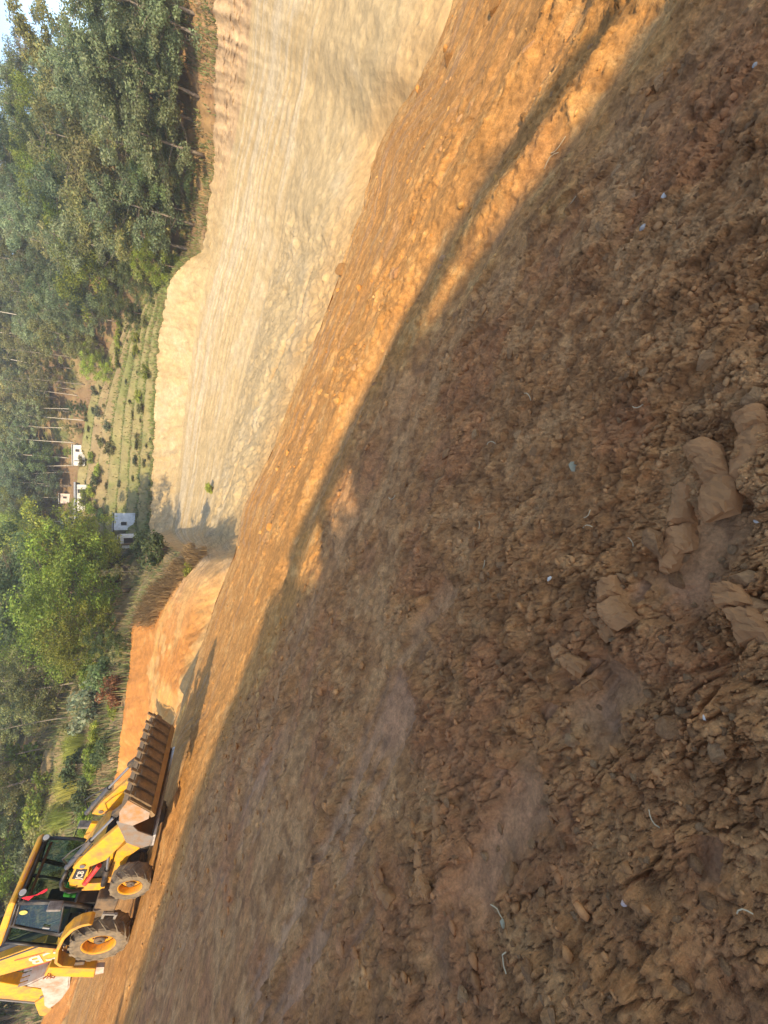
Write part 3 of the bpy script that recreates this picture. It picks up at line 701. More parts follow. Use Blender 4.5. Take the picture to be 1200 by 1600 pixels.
def surf(x, y):
    z = plane_z(x, y); dz, _ = ground_detail(np.array([[x]]), np.array([[y]]), np.array([[math.hypot(x, y)]]))
    return z + float(dz[0, 0])
def build_clods(ground):
    rnd = random.Random(5)
    mats = [MAT['clod'], MAT['clod2']]
    base = [clod_mesh('clod', 100 + i, mats[i % 2], flat=rnd.uniform(0.4, 0.8), cut=5, col=[(.42, .225, .095), (.46, .26, .115), (.38, .195, .08)][i % 3]) for i in range(14)]
    def put(name, me, x, y, sc, rot, sink=0.25, parent=ground, tilt=True):
        o = link(name, me, parent); z = surf(x, y)
        o.location = (x, y, z + sc * (0.5 - sink) * 0.5)
        e = Euler((rnd.uniform(-.35, .35), rnd.uniform(-.35, .35), rot)); o.rotation_euler = e
        o.scale = (sc, sc, sc); return o
    # bars of mud left by the tyre lugs
    for i, (a, b, wpx) in enumerate((((1096, 692), (1130, 795), 42), ((1160, 648), (1190, 732), 42), ((1056, 758), (1077, 850), 36), ((958, 903), (988, 966), 40), ((884, 1000), (904, 1042), 30), ((886, 1042), (899, 1078), 27),
                                     ((816, 1096), (832, 1164), 19), ((1015, 838), (1052, 872), 40), ((688, 1256), (701, 1334), 22), ((664, 1312), (678, 1385), 18), ((598, 1346), (618, 1404), 20), ((1168, 905), (1178, 985), 44), ((925, 950), (945, 990), 26), ((845, 1235), (862, 1270), 28))):
        A = pl_pt(*a); B = pl_pt(*b); L = np.linalg.norm(B - A); d0 = np.linalg.norm((A + B) / 2 - np.array([0, 0, EYE]))
        W = wpx / FPX * ((A + B) / 2 @ Fv - EYE * Fv[2])
        me = lug_mesh('mud_bar', i, mats[i % 2], L * 1.05, W * 1.15, W * 0.5 + 0.02)
        c = (A + B) / 2; o = link('mud_bar', me, ground); o.location = (c[0], c[1], surf(c[0], c[1]) + 0.030)
        xd = Vector(B - A).normalized(); zd = Vector(PN); yd = zd.cross(xd).normalized(); zd = xd.cross(yd)
        o.rotation_euler = Matrix((xd, yd, zd)).transposed().to_euler()
    # larger broken slabs and clods that show one by one: (tx, ty, width px)
    big = [(1030, 850, 46), (1057, 872, 34), (1043, 907, 34), (1172, 907, 56), (1190, 955, 60), (933, 967, 34), (1183, 627, 44), (1128, 570, 40), (1087, 552, 24), (1058, 1133, 42), (1075, 1110, 34), (1141, 1168, 40), (850, 1250, 38), (867, 1102, 30),
           (1045, 905, 20), (975, 905, 22), (890, 1160, 30), (790, 1370, 36), (745, 1345, 26), (920, 1200, 22), (1005, 1085, 24), (1023, 175, 34), (967, 268, 24), (1083, 92, 30), (1062, 160, 20), (1010, 195, 22), (1035, 132, 24), (990, 235, 18),
           (930, 360, 24), (955, 400, 18), (880, 395, 20), (905, 470, 22), (860, 560, 20), (815, 680, 24), (770, 720, 20), (845, 705, 22), (705, 710, 22), (690, 750, 18), (1160, 1250, 36), (1100, 1290, 24), (1085, 1350, 26), (1120, 1400, 30), (905, 1430, 26), (845, 1500, 28),
           (905, 1560, 34), (960, 1510, 24), (740, 1480, 30), (720, 1560, 32), (660, 1530, 26), (1030, 1480, 22), (1080, 1530, 26), (1150, 1500, 24), (1040, 1000, 24), (1100, 1010, 26), (1135, 860, 24), (1160, 1040, 30), (1120, 980, 20), (820, 1320, 22), (770, 1420, 24), (610, 1410, 18), (800, 930, 16), (830, 850, 16)]
    for tx, ty, wpx in big:
        P = pl_pt(tx, ty); dep = (P - np.array([0, 0, EYE])) @ Fv
        put('clod', rnd.choice(base), P[0], P[1], wpx / FPX * dep * 0.5, rnd.uniform(0, 6.28), 0.3)
    n = 0; tries = 0
    while n < 215 and tries < 5000:
        tries += 1
        tx = rnd.uniform(430, 1195); ty = rnd.uniform(5, 1595)
        db = plane_r(tx, ty)
        if not (0.5 < db < 9): continue
        P = pl_pt(tx, ty); m = float(fbm(np.array([P[0] * 0.7]), np.array([P[1] * 0.7]), 3, 41)[0])
        if m < rnd.uniform(-0.35, 0.25): continue
        dep = (P - np.array([0, 0, EYE])) @ Fv; wpx = 9 + 13 * rnd.random() ** 2
        put('clod', rnd.choice(base), P[0], P[1], max(0.016, wpx / FPX * dep * 0.5), rnd.uniform(0, 6.28), 0.3); n += 1
    # the countless smaller crumbs: one joined part
    V = []; Fs = []; Cc = []
    ico = bmesh.new(); bmesh.ops.create_icosphere(ico, subdivisions=1, radius=1)
    iv = np.array([v.co[:] for v in ico.verts]); iff = np.array([[v.index for v in f.verts] for f in ico.faces]); ico.free()
    rg = np.random.RandomState(3)
    cnt = 5000
    u = rg.rand(cnt * 4); rr = np.exp(math.log(0.5) + u * (math.log(17) - math.log(0.5))); pp = np.radians(rg.uniform(-66, 70, cnt * 4))
    x = rr * np.sin(pp); y = rr * np.cos(pp)
    m = fbm(x * 0.7, y * 0.7, 3, 41) + 0.3 * fbm(x * 3, y * 3, 2, 44)
    edge = np.interp(pp, PHI, LR[0]) - 0.5
    dzz, wt = ground_detail(x, y, rr)
    lw = seg_dist(x, y, LANE)[0]; m = m + 0.35 * np.exp(-((lw - .25) / .5) ** 2)
    keep = (m > rg.uniform(-0.45, 0.35, len(m))) & (rr < edge) & (wt < 0.35)
    x, y, rr, dzz = x[keep][:cnt], y[keep][:cnt], rr[keep][:cnt], dzz[keep][:cnt]
    sz = np.clip(rr * 0.0036 * (0.6 + 2.4 * rg.rand(len(x)) ** 3) * (0.8 + 0.5 * smooth(-.1, .5, m[keep][:cnt])), 0.004, 0.06)
    nV = len(iv)
    dd_, _, s_ = seg_dist(x, y, SHADE_TONE); lit = smooth(0.0, 1.2, np.where(s_ > 0, -dd_, dd_)); kp = rg.rand(len(x)) > 0.55 * lit
    x, y, rr, dzz, sz, lit = x[kp], y[kp], rr[kp], dzz[kp], sz[kp], lit[kp]; sz = np.minimum(sz * (1 - 0.45 * lit), 0.04)
    for k in range(len(x)):
        j = iv * (1 + 0.9 * (rg.rand(nV, 1) - 0.5)) * np.array([rg.uniform(.8, 1.4), rg.uniform(.7, 1.1), rg.uniform(.35, .7)]) * sz[k]
        a = rg.uniform(0, 6.28); ca, sa = math.cos(a), math.sin(a)
        jx = j[:, 0] * ca - j[:, 1] * sa; jy = j[:, 0] * sa + j[:, 1] * ca
        V.append(np.stack([jx + x[k], jy + y[k], j[:, 2] + plane_z(x[k], y[k]) + dzz[k] + sz[k] * 0.05], -1)); Fs.append(iff + k * nV)
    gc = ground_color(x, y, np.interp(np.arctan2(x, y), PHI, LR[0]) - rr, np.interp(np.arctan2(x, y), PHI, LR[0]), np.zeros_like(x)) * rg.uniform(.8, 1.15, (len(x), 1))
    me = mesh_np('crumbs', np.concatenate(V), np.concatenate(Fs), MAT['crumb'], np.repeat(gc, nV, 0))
    tag(link('crumbs', me, ground), kind='stuff')
    # stones that stand out
    st = [('pale_stone', 882, 902, 9, 'white', 'small chalk white stone lying in the middle of the shaded mud'),
          ('pale_stone', 1055, 317, 9, 'white', 'white stone scrap on the shaded mud, largest of the pale bits near the sunlit strip'),
          ('pale_stone', 1022, 363, 12, 'greystone', 'dull grey stone below the white scrap on the shaded mud'),
          ('pale_stone', 1190, 110, 9, 'greystone', 'light grey stone at the far right rim of the shaded mud'),
          ('pale_stone', 905, 733, 18, 'green', 'long greenish grey stone set flat in the brown mud above the tyre track'),
          ('pale_stone', 973, 973, 13, 'yellow', 'yellowish stone touching the broken mud bar in the tyre track'),
          ('pale_stone', 996, 1398, 12, 'pink', 'pinkish white stone among round clods near the mud ledge'),
          ('pale_stone', 790, 1440, 10, 'green', 'pale green angular stone in the crumbly mud left of the ledge'),
          ('pale_stone', 1178, 815, 10, 'white', 'whitish stone beside the largest mud bars of the tyre track'),
          ('pale_stone', 1127, 1112, 8, 'white', 'tiny white chip near the slabs of the tyre track')]
    for nm, tx, ty, wpx, mk, lab in st:
        P = pl_pt(tx, ty); dep = (P - np.array([0, 0, EYE])) @ Fv
        o = put(nm, clod_mesh(nm, int(tx), MAT[mk], 0.6, 2, 0.25, 4), P[0], P[1], wpx / FPX * dep * 0.55, rnd.uniform(0, 6), 0.25, None)
        tag(o, lab, 'stone', 'pale stones in the mud')
    # boulder and lumps on the sunlit rim
    bo = [(535, 424, 25, 'orange rounded boulder perched on the rim of the sunlit ramp', 'orange', 'boulder'), (808, 175, 18, 'brown lump of clay in the sunlit strip by the shadow edge', 'orange', 'clod'),
          (702, 92, 22, 'upright jagged clay lump casting a forked shadow near the rim', 'orange', 'clod'), (772, 12, 30, 'overhanging clay block with a dark hollow at the far right of the rim', 'orange', 'clod'),
          (692, 405, 16, 'grey brown clod in the dark rut, upper one of a pair', 'clod', 'clod'), (686, 418, 13, 'smaller clod in the dark rut just below the other', 'clod2', 'clod')]
    bo.append((268, 1262, 24, 'pale whitish rock lying on the ground under the open loader bucket', 'greystone', 'rock'))
    for tx, ty, wpx, lab, mk, cat in bo:
        P = pl_pt(tx, ty); dep = (P - np.array([0, 0, EYE])) @ Fv
        o = put('boulder' if cat == 'boulder' else 'clay_lump', clod_mesh('boulder', int(tx) + 3, MAT[mk], 0.85, 3, 0.14, 6, (.46, .26, .12)), P[0], P[1], wpx / FPX * dep * 0.55, 1.0, 0.0, None)
        tag(o, lab, cat, 'clay lumps on the sunlit rim')
    # sunlit crumbs along the orange strip
    rc = random.Random(12); ob = [clod_mesh('clod', 300 + i, MAT['crumb'], rc.uniform(.5, .9), 2, .35, 5, [(.52, .24, .06), (.56, .30, .09)][i % 2]) for i in range(6)]
    k = 0
    while k < 70:
        ty = rc.uniform(0, 900) ** 1.0; tx0 = np.interp(ty, [0, 200, 430, 600, 900], [720, 615, 535, 470, 355]); tx1 = np.interp(ty, [0, 200, 430, 600, 900], [1010, 860, 700, 560, 430]); tx = rc.uniform(tx0, tx1)
        P = pl_pt(tx, ty); dep = (P - np.array([0, 0, EYE])) @ Fv; k += 1
        put('clod', rc.choice(ob), P[0], P[1], (5 + 12 * rc.random() ** 3) / FPX * dep * .5, rc.uniform(0, 6), .2)
    # thin pale roots and straws
    for i, (tx, ty) in enumerate(((935, 805), (938, 820), (994, 845), (1015, 640), (837, 618), (770, 690), (780, 1418), (915, 312), (870, 230), (858, 245), (620, 780), (755, 825), (800, 1490), (1180, 1405), (1025, 1277), (765, 885))):
        P = pl_pt(tx, ty); z = surf(P[0], P[1]); a = rnd.uniform(0, 6.28); L = 0.02 * np.linalg.norm(P)
        pts = []; 
        for k in range(5):
            q = (k - 2) / 2.0; pts.append((P[0] + L * q * math.cos(a + 0.4 * q), P[1] + L * q * math.sin(a + 0.4 * q), z + 0.015 + 0.012 * L / 0.05 * (1 - q * q) * rnd.random()))
        o = MB().tube(pts, 0.0016 * np.linalg.norm(P) ** 0.6, 5).build('root', MAT['root'], None)
        tag(o, 'thin pale root lying on the brown mud', 'root', 'thin pale roots on the mud')
# ------------------------------------------------------------------ vegetation
def leaf_cloud(centres, radii, per, size, rg, droop=0.0, upb=0.35, squash=0.75):
    """many bent leaf-sized faces in clumps; returns V, F, colour"""
    C = np.repeat(centres, per, 0); R = np.repeat(radii, per)[:, None]; n = len(C)
    d = rg.normal(size=(n, 3)); d /= np.linalg.norm(d, axis=1)[:, None]
    P = C + d * R * (rg.rand(n, 1) ** 0.45) * np.array([1, 1, squash])
    nr = d * 0.7 + rg.normal(size=(n, 3)) * 0.55 + np.array([0, 0, upb]); nr /= np.linalg.norm(nr, axis=1)[:, None]
    t = np.cross(nr, rg.normal(size=(n, 3))); t /= np.linalg.norm(t, axis=1)[:, None] + 1e-9
    t[:, 2] -= droop; b = np.cross(nr, t)
    s = size * rg.uniform(0.6, 1.3, (n, 1))
    V = np.stack([P - t * s * 0.5, P + b * s * 0.3 + nr * s * 0.08, P + t * s * 0.6, P - b * s * 0.3 + nr * s * 0.08], 1).reshape(-1, 3)
    F_ = np.arange(n * 4).reshape(n, 4)
    cl = np.repeat(rg.uniform(0.75, 1.25, (len(centres), 1)), per, 0) * rg.uniform(0.8, 1.2, (n, 1)) * (1 + rg.uniform(-0.08, 0.12, (n, 3)) * np.array([1, 0.5, 0.3]))
    return V, F_, np.repeat(cl, 4, 0)
def grow(kind, seed):
    """trunk with limbs, and a crown of leaf clumps; returns the two meshes"""
    rnd = random.Random(seed); rg = np.random.RandomState(seed)
    K = dict(silver=(10, .10, .13, 2.5, 18, .165, 'leaf_silver', 'bark_pale'), dark=(9, .11, .10, 2.7, 17, .17, 'leaf_dark', 'bark'), broad=(9, .15, .18, 3.3, 22, .18, 'leaf_bright', 'bark'),
             olive=(9, .10, .18, 2.4, 16, .165, 'leaf_olive', 'bark_pale'), pole=(14, .12, .62, 1.9, 13, .22, 'leaf_silver', 'bark_white'), thin=(10, .075, .35, 1.9, 14, .16, 'leaf_olive', 'bark_pale'))[kind]
    H, tr, c0, CR, nl, ls, lm, bm_ = K
    m = MB(); lean = Vector((rnd.uniform(-.06, .06), rnd.uniform(-.06, .06), 1)); pts = []; rad = []
    ph = rnd.uniform(0, 6)
    for i in range(8):
        t = i / 7; pts.append(Vector((lean.x * H * t + 0.12 * math.sin(3 * t + ph), lean.y * H * t + 0.12 * math.cos(2.4 * t + ph), H * 0.93 * t))); rad.append(tr * (1 - 0.8 * t) * (1.35 if i == 0 else 1))
    m.tube(pts, rad, 7)
    cen = []; rr = []
    for k in range(nl):
        t = c0 + (0.97 - c0) * ((k + rnd.random()) / nl); q = t * 7; i = min(int(q), 6); b = pts[i].lerp(pts[i + 1], q - i)
        u = (t - c0) / (1 - c0); prof = (math.sin(math.pi * (0.18 + 0.75 * u)) ** 0.8) * (1.0 if kind != 'pole' else 1.0)
        a = k * 2.4 + rnd.uniform(-.6, .6); L = CR * prof * rnd.uniform(0.55, 1.15)
        e = b + Vector((math.cos(a) * L, math.sin(a) * L, L * rnd.uniform(0.15, 0.65)))
        mid = b.lerp(e, 0.5) + Vector((0, 0, -0.06 * L))
        m.tube([b, mid, e], [tr * 0.36 * (1 - .5 * u), tr * 0.24 * (1 - .5 * u), 0.015], 5, False)
        for j in range(4 if kind != 'thin' else 3):
            f = rnd.uniform(0.35, 1.1); sp = CR * 0.30
            c = b.lerp(e, f) + Vector((rnd.gauss(0, sp), rnd.gauss(0, sp), rnd.gauss(0, sp * 0.7)))
            cen.append(c[:]); rr.append(CR * rnd.uniform(0.17, 0.33))
            if j < 2: m.tube([e.lerp(b, 0.4), Vector(c)], [0.02, 0.01], 4, False)
    per = dict(silver=180, dark=180, broad=140, olive=150, pole=100, thin=60)[kind]
    V, F_, cc = leaf_cloud(np.array(cen), np.array(rr), per, ls, rg, droop=0.25)
    tm = m.build('trunk', MAT[bm_], smooth_sh=True, link_it=False)
    return tm, mesh_np('crown', V, F_, MAT[lm], cc), H
def bush_mesh(seed, lm, h=1.0, w=1.0, n=16, per=70, ls=0.13):
    rnd = random.Random(seed); rg = np.random.RandomState(seed); m = MB(); cen = []; rr = []
    for k in range(n):
        a = rnd.uniform(0, 6.28); L = w * 0.62 * math.sqrt(rnd.random()); z = h * rnd.uniform(0.22, 0.9) * (1 - 0.35 * (L / w) ** 2)
        e = Vector((math.cos(a) * L, math.sin(a) * L, z)); m.tube([(e.x * .15, e.y * .15, -0.1), e * 0.6 + Vector((0, 0, .05)), e], [0.025, 0.016, 0.006], 4, False)
        cen.append(e[:]); rr.append(rnd.uniform(0.22, 0.36) * min(h, w))
    V, F_, cc = leaf_cloud(np.array(cen), np.array(rr), per, ls, rg, upb=0.5)
    return m.build('stem', MAT['bark'], link_it=False), mesh_np('foliage', V, F_, MAT[lm], cc)
def blades(n, h, spread, rg, wd=0.02, bend=0.5, plume=False):
    a = rg.uniform(0, 6.28, n); r = spread * np.sqrt(rg.rand(n)) * 0.5; bx = r * np.cos(a); by = r * np.sin(a)
    hh = h * rg.uniform(0.55, 1.1, n); oa = a + rg.normal(0, 0.5, n); be = bend * rg.uniform(0.3, 1.2, n) * hh
    wx = -np.sin(oa) * wd; wy = np.cos(oa) * wd
    V = np.empty((n, 5, 3))
    for i, (f, g, s) in enumerate(((0, 0, -1), (0, 0, 1), (.6, .28, 1), (.6, .28, -1), (1, 1, 0))):
        V[:, i, 0] = bx + np.cos(oa) * be * g + wx * s; V[:, i, 1] = by + np.sin(oa) * be * g + wy * s; V[:, i, 2] = hh * f * (1 - 0.15 * g) - (0.05 if f == 0 else 0)
    o = (np.arange(n) * 5)[:, None]
    Fs = np.concatenate([o + np.array([[0, 1, 2]]), o + np.array([[0, 2, 3]]), o + np.array([[3, 2, 4]])])
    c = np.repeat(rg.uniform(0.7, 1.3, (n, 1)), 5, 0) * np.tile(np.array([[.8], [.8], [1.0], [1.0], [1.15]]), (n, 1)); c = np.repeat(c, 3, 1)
    return V.reshape(-1, 3), Fs, c
PROTO = {}
def proto(kind, nvar=4):
    if kind not in PROTO: PROTO[kind] = [grow(kind, 1000 + hash_s(kind) + i) for i in range(nvar)]
    return PROTO[kind]
def hash_s(s): return sum(ord(ch) * (i + 1) for i, ch in enumerate(s)) % 997
RT_ = random.Random(77)
def plant_tree(kind, P, H, label, group=None, wide=1.0, name=None, var=None, lean=None, cat='tree'):
    pr = proto(kind); tm, cm, h0 = pr[RT_.randrange(len(pr)) if var is None else var % len(pr)]
    s = H / h0
    nm = name or dict(silver='silvery_tree', dark='dark_evergreen_tree', broad='broadleaf_tree', olive='olive_green_tree', pole='tall_slender_tree', thin='young_thin_tree')[kind]
    r = empty(nm, (P[0], P[1], P[2] - 0.12), (lean[0] if lean else RT_.uniform(-.04, .04), lean[1] if lean else RT_.uniform(-.04, .04), RT_.uniform(0, 6.28) if not lean else lean[2]))
    r.scale = (s * wide, s * wide, s)
    link('trunk', tm, r); link('crown', cm, r)
    tag(r, label, cat, group); return r
def plant_at(kind, tx, ty, toptx, label, group=None, wide=1.0, rmin=20, **kw):
    """tree whose foot shows at (tx,ty) and whose top reaches the picture line toptx"""
    P = onground(tx, ty, rmin); r = math.hypot(P[0], P[1]); d = ray(toptx, ty); zt = EYE + r * d[2] / math.hypot(d[0], d[1])
    return plant_tree(kind, P, max(zt - P[2], 1.0), label, group, wide, **kw)
BUSH = {}
def plant_bush(kind, tx, ty, h, w, label, group=None, rmin=14, name='shrub', P=None):
    if kind not in BUSH: BUSH[kind] = [bush_mesh(3000 + hash_s(kind) + i, kind) for i in range(3)]
    if P is None: P = onground(tx, ty, rmin)
    sm, fm = RT_.choice(BUSH[kind])
    r = empty(name, (P[0], P[1], P[2] - 0.03), (0, 0, RT_.uniform(0, 6.28))); r.scale = (w, w, h)
    link('stem', sm, r); link('foliage', fm, r); tag(r, label, 'shrub', group); return r
GR = {}
def plant_grass(tx, ty, h, w, label, mat='grass_lime', group='tall grass clumps on the left slope', rmin=20):
    k = mat
    if k not in GR:
        GR[k] = []
        for i in range(3):
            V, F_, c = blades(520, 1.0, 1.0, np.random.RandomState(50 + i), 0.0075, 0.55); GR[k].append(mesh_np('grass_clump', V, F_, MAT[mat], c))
    P = onground(tx, ty, rmin); o = link('grass_clump', RT_.choice(GR[k])); o.location = P; o.scale = (w, w, h); o.rotation_euler = (0, 0, RT_.uniform(0, 6))
    tag(o, label, 'grass', group); return o
def build_vegetation():
    # --- the front row on the right, at the brink of the cut
    g = 'silvery trees along the brink of the cut'
    plant_at('silver', 315, 60, 95, 'large silvery tree at the far right end of the brink row, cut by the frame', g, 1.15, var=0)
    plant_at('silver', 308, 20, 60, 'silvery tree at the far right behind the brink row, trunk in deep shade', g, 1.0, var=2)
    plant_at('silver', 312, 150, 85, 'silvery tree with a leaning pale trunk above the shaded brown ground, second from the right', g, 1.15, var=1)
    plant_at('silver', 318, 243, 140, 'big bushy silvery tree at the brink of the cut casting a pointed shadow', g, 1.6, var=2)
    plant_at('dark', 305, 275, 200, 'low dense dark tree leaning into the shade left of the big bushy silvery tree', g, 1.5, var=1)
    plant_at('thin', 292, 330, 190, 'thin half bare tree with a pale leaning trunk on the dry grass', None, 1.0)
    plant_at('thin', 285, 350, 205, 'second thin tree just left of the half bare one', None, 1.1)
    plant_at('broad', 276, 418, 205, 'small bright yellow green tree above the cream cut where the brink steps down', None, 1.25, var=0)
    plant_at('olive', 262, 390, 190, 'olive green tree behind the bright yellow green one', None, 1.3)
    plant_at('dark', 250, 450, 175, 'dark round tree at the end of the wood above the cream cut', None, 1.35)
    plant_at('dark', 222, 490, 150, 'dark tree at the wood edge by the top of the terraces', None, 1.3, var=3)
    plant_at('broad', 181, 578, 121, 'small rounded bright green tree on the bund at the head of the terraces', None, 1.15, var=1)
    plant_at('olive', 172, 548, 105, 'yellowish tree behind the rounded bright green one at the head of the terraces', None, 1.2)
    plant_at('dark', 137, 640, 103, 'dark compact tree beside the pale rubble at the upper terrace edge', None, 1.2)
    plant_at('olive', 134, 672, 98, 'reddish olive tree left of the dark compact tree by the terraces', None, 1.2)
    plant_at('broad', 118, 706, 96, 'small yellow green tree right behind the white hut', None, 1.1)
    # --- tall slender trees round the huts
    gp = 'tall pale slender trees behind the huts'
    for tx, ty, top, lab in ((115, 692, 0, 'tall pale pole-like trunk just right of the white hut'), (112, 728, 5, 'tall pale pole-like trunk at the left end of the white hut'), (134, 657, 10, 'tall pale trunk right of the white hut, before the reddish tree'),
                             (108, 738, 10, 'slender trunk left of the white hut over the bare earth'), (106, 760, 10, 'slender trunk above the long low building, right one'), (100, 778, 5, 'slender trunk in front of the pinkish hut'), (98, 796, 12, 'slender trunk left of the pinkish hut'),
                             (128, 640, 20, 'slender trunk right of the dark compact tree'), (122, 618, 30, 'slender pale trunk at the edge of the wood above the terraces'), (108, 715, -20, 'slender trunk directly behind the white hut'), (100, 748, -10, 'slender trunk behind the bare earth terrace'), (96, 815, -5, 'slender trunk behind the beige house')):
        plant_at('pole', tx, ty, top, lab, gp, 0.95, 40)
    # --- the bright clump left of centre
    gb = 'bright green trees behind the spur'
    for tx, ty, top, wd, v, r0, lab in ((212, 848, 70, 1.05, 0, 42, 'yellow green tree nearest the broken white wall, loose crown with bare twigs'), (205, 885, 22, 1.35, 1, 42, 'tall bright green tree above the grassy spur, right half of the clump'),
                                (202, 925, 12, 1.35, 2, 42, 'tallest bright green tree in the middle of the clump behind the spur'), (199, 960, 28, 1.35, 3, 42, 'bright green tree in the left half of the clump behind the spur'),
                                (197, 985, 60, 1.2, 0, 42, 'bright green tree at the left edge of the clump above the orange wall')):
        plant_at('broad', tx, ty, top, lab, gb, wd, r0, var=v)
    for tx, ty, top, wd, lab in ((192, 905, -30, 1.4, 'dark tree towering behind the bright green clump, right one'), (188, 950, -40, 1.5, 'dark tree towering behind the bright green clump, middle one'), (185, 990, 0, 1.3, 'dark tree towering behind the bright green clump, left one'), (195, 870, 10, 1.2, 'dark tree behind the bright clump on its right edge')):
        plant_at('dark', tx, ty, top, lab, 'dark trees behind the bright clump', wd, 56)
    plant_at('dark', 205, 1003, 130, 'low dark green tree in the shade at the left foot of the bright clump', None, 1.3, 30)
    plant_at('thin', 142, 1028, 20, 'thin tree with a forked pale brown trunk on the left slope', None, 1.2, 32)
    plant_at('thin', 95, 1130, 45, 'thin leafless looking sapling on the left slope', None, 0.9, 32)
    # trunks on the spur
    plant_at('thin', 243, 891, 150, 'bare thin trunk leaning over the grassy spur', None, 0.7, 24)
    plant_bush('leaf_dark', 262, 862, 2.0, 2.1, 'dark green bush beside the rubble at the right end of the grassy spur', None, 24)
    plant_bush('leaf_dark', 240, 850, 2.0, 1.9, 'dark green bush by the broken white wall behind the spur', None, 26)
    plant_bush('leaf_bright', 333, 763, 0.8, 0.7, 'lone small green bush growing on the cream slope', None, 17)
    plant_bush('leaf_bright', 300, 890, 0.5, 0.5, 'tiny green plant on the right flank of the spur', None, 22)
    # --- left slope: shrubs one by one
    gs = 'shrubs on the left slope'
    SH = [('leaf_grey', 165, 1100, 2.3, 2.0, 'grey green round shrub on the bank above the orange wall'), ('leaf_red', 195, 1075, 1.3, 1.3, 'rusty red shrub at the brink of the orange wall'),
          ('leaf_dark', 182, 1050, 1.7, 1.6, 'dark shrub right of the rusty red one at the brink'), ('leaf_bright', 150, 1060, 1.4, 1.5, 'light green shrub above the rusty red one'),
          ('leaf_bright', 160, 1190, 1.2, 1.5, 'green low shrub between two tall grass clumps'), ('leaf_dark', 135, 1195, 1.5, 1.6, 'dark green shrub behind the right tall grass clump'),
          ('leaf_dark', 168, 1178, 0.9, 1.0, 'small dark shrub at the foot of the middle tall grass clump'), ('leaf_bright', 60, 1190, 2.6, 2.8, 'large leafy green shrub high on the left slope, before the brown bank'),
          ('leaf_dark', 40, 1140, 3.2, 2.4, 'tall dark shrub high on the slope right of the large leafy one'), ('leaf_olive', 95, 1105, 2.2, 2.0, 'olive brown shrub in the middle of the left slope'),
          ('leaf_olive', 80, 1070, 2.0, 2.2, 'loose olive shrub under the forked trunk'), ('leaf_bright', 45, 1050, 3.0, 2.6, 'pale green tall shrub at the top left of the slope'),
          ('leaf_dark', 150, 1240, 1.3, 1.6, 'dark shrub above the loader arms'), ('leaf_olive', 110, 1265, 1.8, 1.9, 'olive shrub behind the cab roof'),
          ('leaf_bright', 75, 1275, 1.7, 1.9, 'green shrub up the slope behind the cab roof'), ('leaf_dark', 55, 1310, 2.1, 2.1, 'dark leafy shrub left of the cab roof edge'),
          ('leaf_bright', 30, 1270, 2.2, 2.2, 'bright shrub high behind the cab'), ('leaf_olive', 30, 1350, 2.2, 2.0, 'olive shrub high left behind the cab roof'),
          ('leaf_dark', 10, 1220, 2.6, 2.4, 'dark shrub at the top edge over the leafy slope'), ('leaf_olive', 125, 1150, 1.4, 1.5, 'brownish thin shrub beside the grey green round one'),
          ('leaf_dark', 20, 1400, 2.0, 2.2, 'dark shrub at the top left corner above the boom'), ('leaf_bright', 60, 1500, 2.4, 2.4, 'green shrub seen between boom and dipper'),
          ('leaf_dark', 35, 1540, 2.6, 2.4, 'dark shrub beyond the dipper'), ('leaf_dark', 25, 1590, 3.0, 2.6, 'dark shrub at the bottom left corner behind the earth heap'), ('leaf_bright', 5, 1480, 2.6, 2.6, 'leafy shrub above the boom'),
          ('leaf_bright', 25, 1110, 2.6, 2.4, 'light green shrub at the top of the slope'), ('leaf_olive', 140, 1290, 1.1, 1.3, 'dry shrub right behind the windscreen'), ('leaf_dark', 178, 1165, 0.9, 1.0, 'small dark shrub above the toothed bucket')]
    for k, tx, ty, h, wd, lab in SH: plant_bush(k, tx, ty, h, wd, lab, gs, 24)
    for tx, ty, h, wd, lab in ((138, 1165, 2.1, 1.7, 'tall lime green grass clump above the toothed bucket, right of three'), (128, 1222, 2.1, 1.7, 'tall lime green grass clump in the middle of three on the left slope'), (112, 1272, 2.0, 1.6, 'tall lime green grass clump nearest the cab, left of three'), (160, 1145, 1.2, 1.3, 'short straw coloured grass clump under the right lime green one')):
        plant_grass(tx, ty, h, wd, lab, 'grass_lime' if h > 1.5 else 'straw')
    rnd = random.Random(21)
    for i in range(150):          # more scrub on the left slope
        tx = rnd.uniform(-60, 200); ty = rnd.uniform(1010, 1680); P = onground(tx, ty, 26); s = layer_s(P[0], P[1])
        if s < 4.15: continue
        k = rnd.choice(['leaf_weed', 'leaf_olive', 'leaf_bright', 'leaf_bright', 'leaf_grey']); h = rnd.uniform(0.5, 1.3) * (1 + 0.5 * max(0, s - 5))
        plant_bush(k, 0, 0, h, h * rnd.uniform(.9, 1.4), dict(leaf_weed='pale yellowish scrub bush among dry grass on the left slope', leaf_olive='brownish olive scrub bush among dry grass on the left slope', leaf_bright='fresh green scrub bush among dry grass on the left slope', leaf_grey='greyish scrub bush among dry grass on the left slope')[k], 'scrub bushes on the left slope', P=P)
